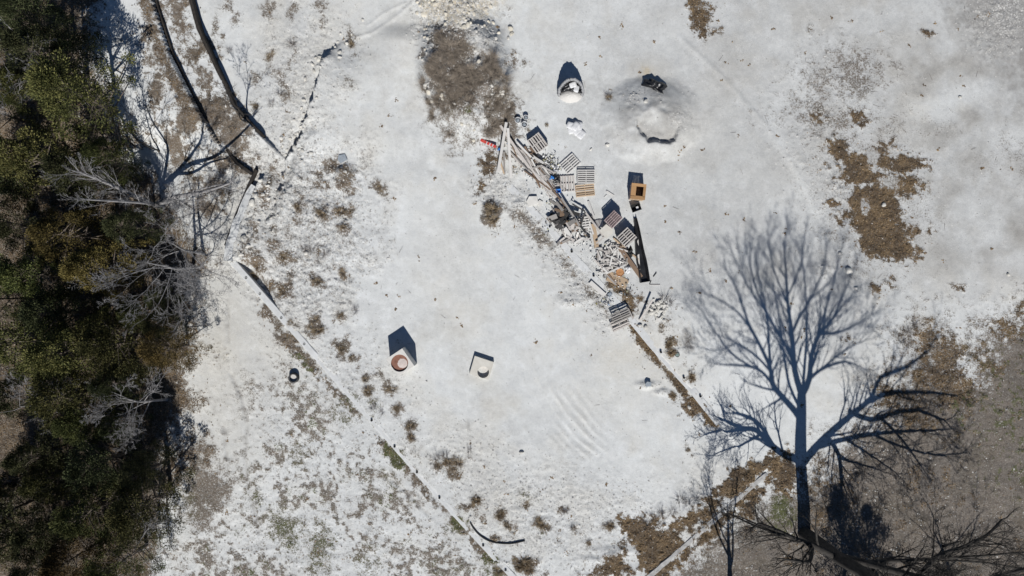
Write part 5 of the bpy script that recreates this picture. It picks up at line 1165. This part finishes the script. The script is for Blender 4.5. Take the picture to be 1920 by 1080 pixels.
u, v = scatter(34000, np.clip(soft(FOREST, 20, 30), 0, 1), .2); o = ob('undergrowth', grass_mesh(u, v, .5, .013, M_brush, 'undergrowth')); o['kind'] = 'stuff'; o['label'] = 'brown leafless undergrowth on the forest floor'
# gravel chips
def chips(u, v, size, name, mat):
    n = len(u); rs = NP; c = np.stack([(u - 960) / S, (540 - v) / S, hz(u, v)], -1); s_ = size * (.45 + rs.rand(n) ** 3 * 2.0)
    dirs = np.array([[1, 0, 0], [0, 1, 0], [-1, 0, 0], [0, -1, 0], [0, 0, .8]], float); a = rs.rand(n) * 6.28; ca, sa = np.cos(a), np.sin(a)
    x = dirs[None, :, 0] * rs.uniform(.6, 1.2, (n, 5)); y = dirs[None, :, 1] * rs.uniform(.6, 1.2, (n, 5)); z = dirs[None, :, 2] * rs.uniform(.6, 1.2, (n, 5)) + (dirs[None, :, 2] == 0) * -.25
    x = x + rs.randn(n, 5) * .15; y = y + rs.randn(n, 5) * .15
    q = np.stack([x * ca[:, None] - y * sa[:, None], x * sa[:, None] + y * ca[:, None], z], -1) * s_[:, None, None] + c[:, None, :]
    o_ = np.arange(n)[:, None] * 5; F_ = np.concatenate([o_ + np.array([[i, (i + 1) % 4, 4]]) for i in range(4)]); me = np_mesh(name, q.reshape(-1, 3), F_); me.materials.append(mat); return me
u, v = scatter(70000, np.clip(RGH * (1 - LIT * .7), 0, 1), .08, 1.0); o = ob('gravel', chips(u, v, .045, 'gravel', M_peb)); o['kind'] = 'stuff'; o['label'] = 'pale limestone gravel scattered over rough ground'
u = NP.uniform(330, 1960, 14000); v = NP.uniform(-20, 1100, 14000); o = ob('fine_gravel', chips(u, v, .028, 'gravel', M_peb)); o['kind'] = 'stuff'; o['label'] = 'fine pale gravel over the open yard'
# coloured rubbish in the lumber
m_, nt_, b__ = mat_new('mixed_rubbish'); k = N(nt_)
k.l(k.ramp(k.n('ShaderNodeNewGeometry').outputs['Random Per Island'], [(0, (.30, .31, .33)), (.35, (.60, .60, .60)), (.62, (.62, .60, .57)), (.78, (.14, .13, .12)), (.93, (.42, .38, .12)), (1, (.12, .22, .40))]), b__.inputs['Base Color'])
tt = NP.rand(420); qq = NP.rand(420)
u = np.concatenate([960 + tt * 220 + NP.normal(0, 12, 420), NP.normal(1028, 9, 260), NP.normal(1043, 5, 60), NP.normal(1135, 6, 80), NP.normal(1055, 25, 90)]); v = np.concatenate([275 + tt * 275 + NP.normal(0, 12, 420), NP.normal(305, 8, 260), NP.normal(318, 5, 60), NP.normal(565, 6, 80), NP.normal(420, 18, 90)])
o = ob('rubbish', leaf_mesh(u, v, .075, m_, 'rubbish', .18, .9)); o['kind'] = 'stuff'; o['label'] = 'small mixed rubbish among the boards'
# twigs lying about
sg = []
for i in range(420):
    for _ in range(20):
        u, v = random.uniform(380, 1900), random.uniform(0, 1080)
        if samp(SOIL, u, v) > .15 or random.random() < .12: break
    a = random.random() * 6.28; L_ = random.uniform(.12, .5); x, y, z = at(u, v, .02); sg.append((x, y, z, x + L_ * math.cos(a), y + L_ * math.sin(a), z + .02, .009, .005))
o = ob('fallen_twigs', seg_mesh('twigs', sg, M_barkb)); o['kind'] = 'stuff'; o['label'] = 'thin dry twigs fallen on the ground'
# =================================================================== LABELS BY PLACE
MARKS = [((749, 681), 'tall concrete box'), ((906, 698), 'low cream concrete box'), ((552, 706), 'upright black pipe'), ((935, 1015), 'black hose'), ((1270, 665), 'grey-green lid'), ((1162, 597), 'broken pallets'), ((1007, 268), 'three buckets'), ((1227, 163), 'crumpled black sheet'), ((436, 485), 'corner of the concrete walls'), ((643, 298), 'blue-grey slab on the weeds'), ((495, 258), 'end of the curving retaining wall'), ((1440, 885), 'upper end of the narrow leafy wall'), ((1215, 1080), 'lower end of the narrow leafy wall'), ((1640, 400), 'large leaf patch'), ((664, 62), 'top of the ditch edge'), ((946, 342), 'upper end of the yard wall')]
ORD = ['nearest', 'second nearest', 'third nearest', 'fourth nearest', 'fifth nearest', 'sixth nearest', 'seventh nearest', 'eighth nearest', 'ninth nearest', 'tenth nearest', 'eleventh nearest', 'twelfth nearest']
def place_labels(group, what):
    it = [o for o in bpy.data.objects if o.get('group') == group]
    px = {o: (o.location.x * S + 960, 540 - o.location.y * S) for o in it}
    for o in it:
        best = None
        for (m_, nm) in MARKS:
            d_ = math.dist(px[o], m_); rank = sum(1 for q in it if math.dist(px[q], m_) < d_)
            if best is None or rank + d_ / 400 < best[0]: best = (rank + d_ / 400, rank, nm)
        if best[1] < len(ORD): o['label'] = '%s, %s to the %s' % (what, ORD[best[1]], best[2])
place_labels('blocks by the corner wall', 'large pale block'); place_labels('dry grass tufts', 'dry brown grass tuft'); place_labels('wispy dry weeds', 'wispy grey weed')
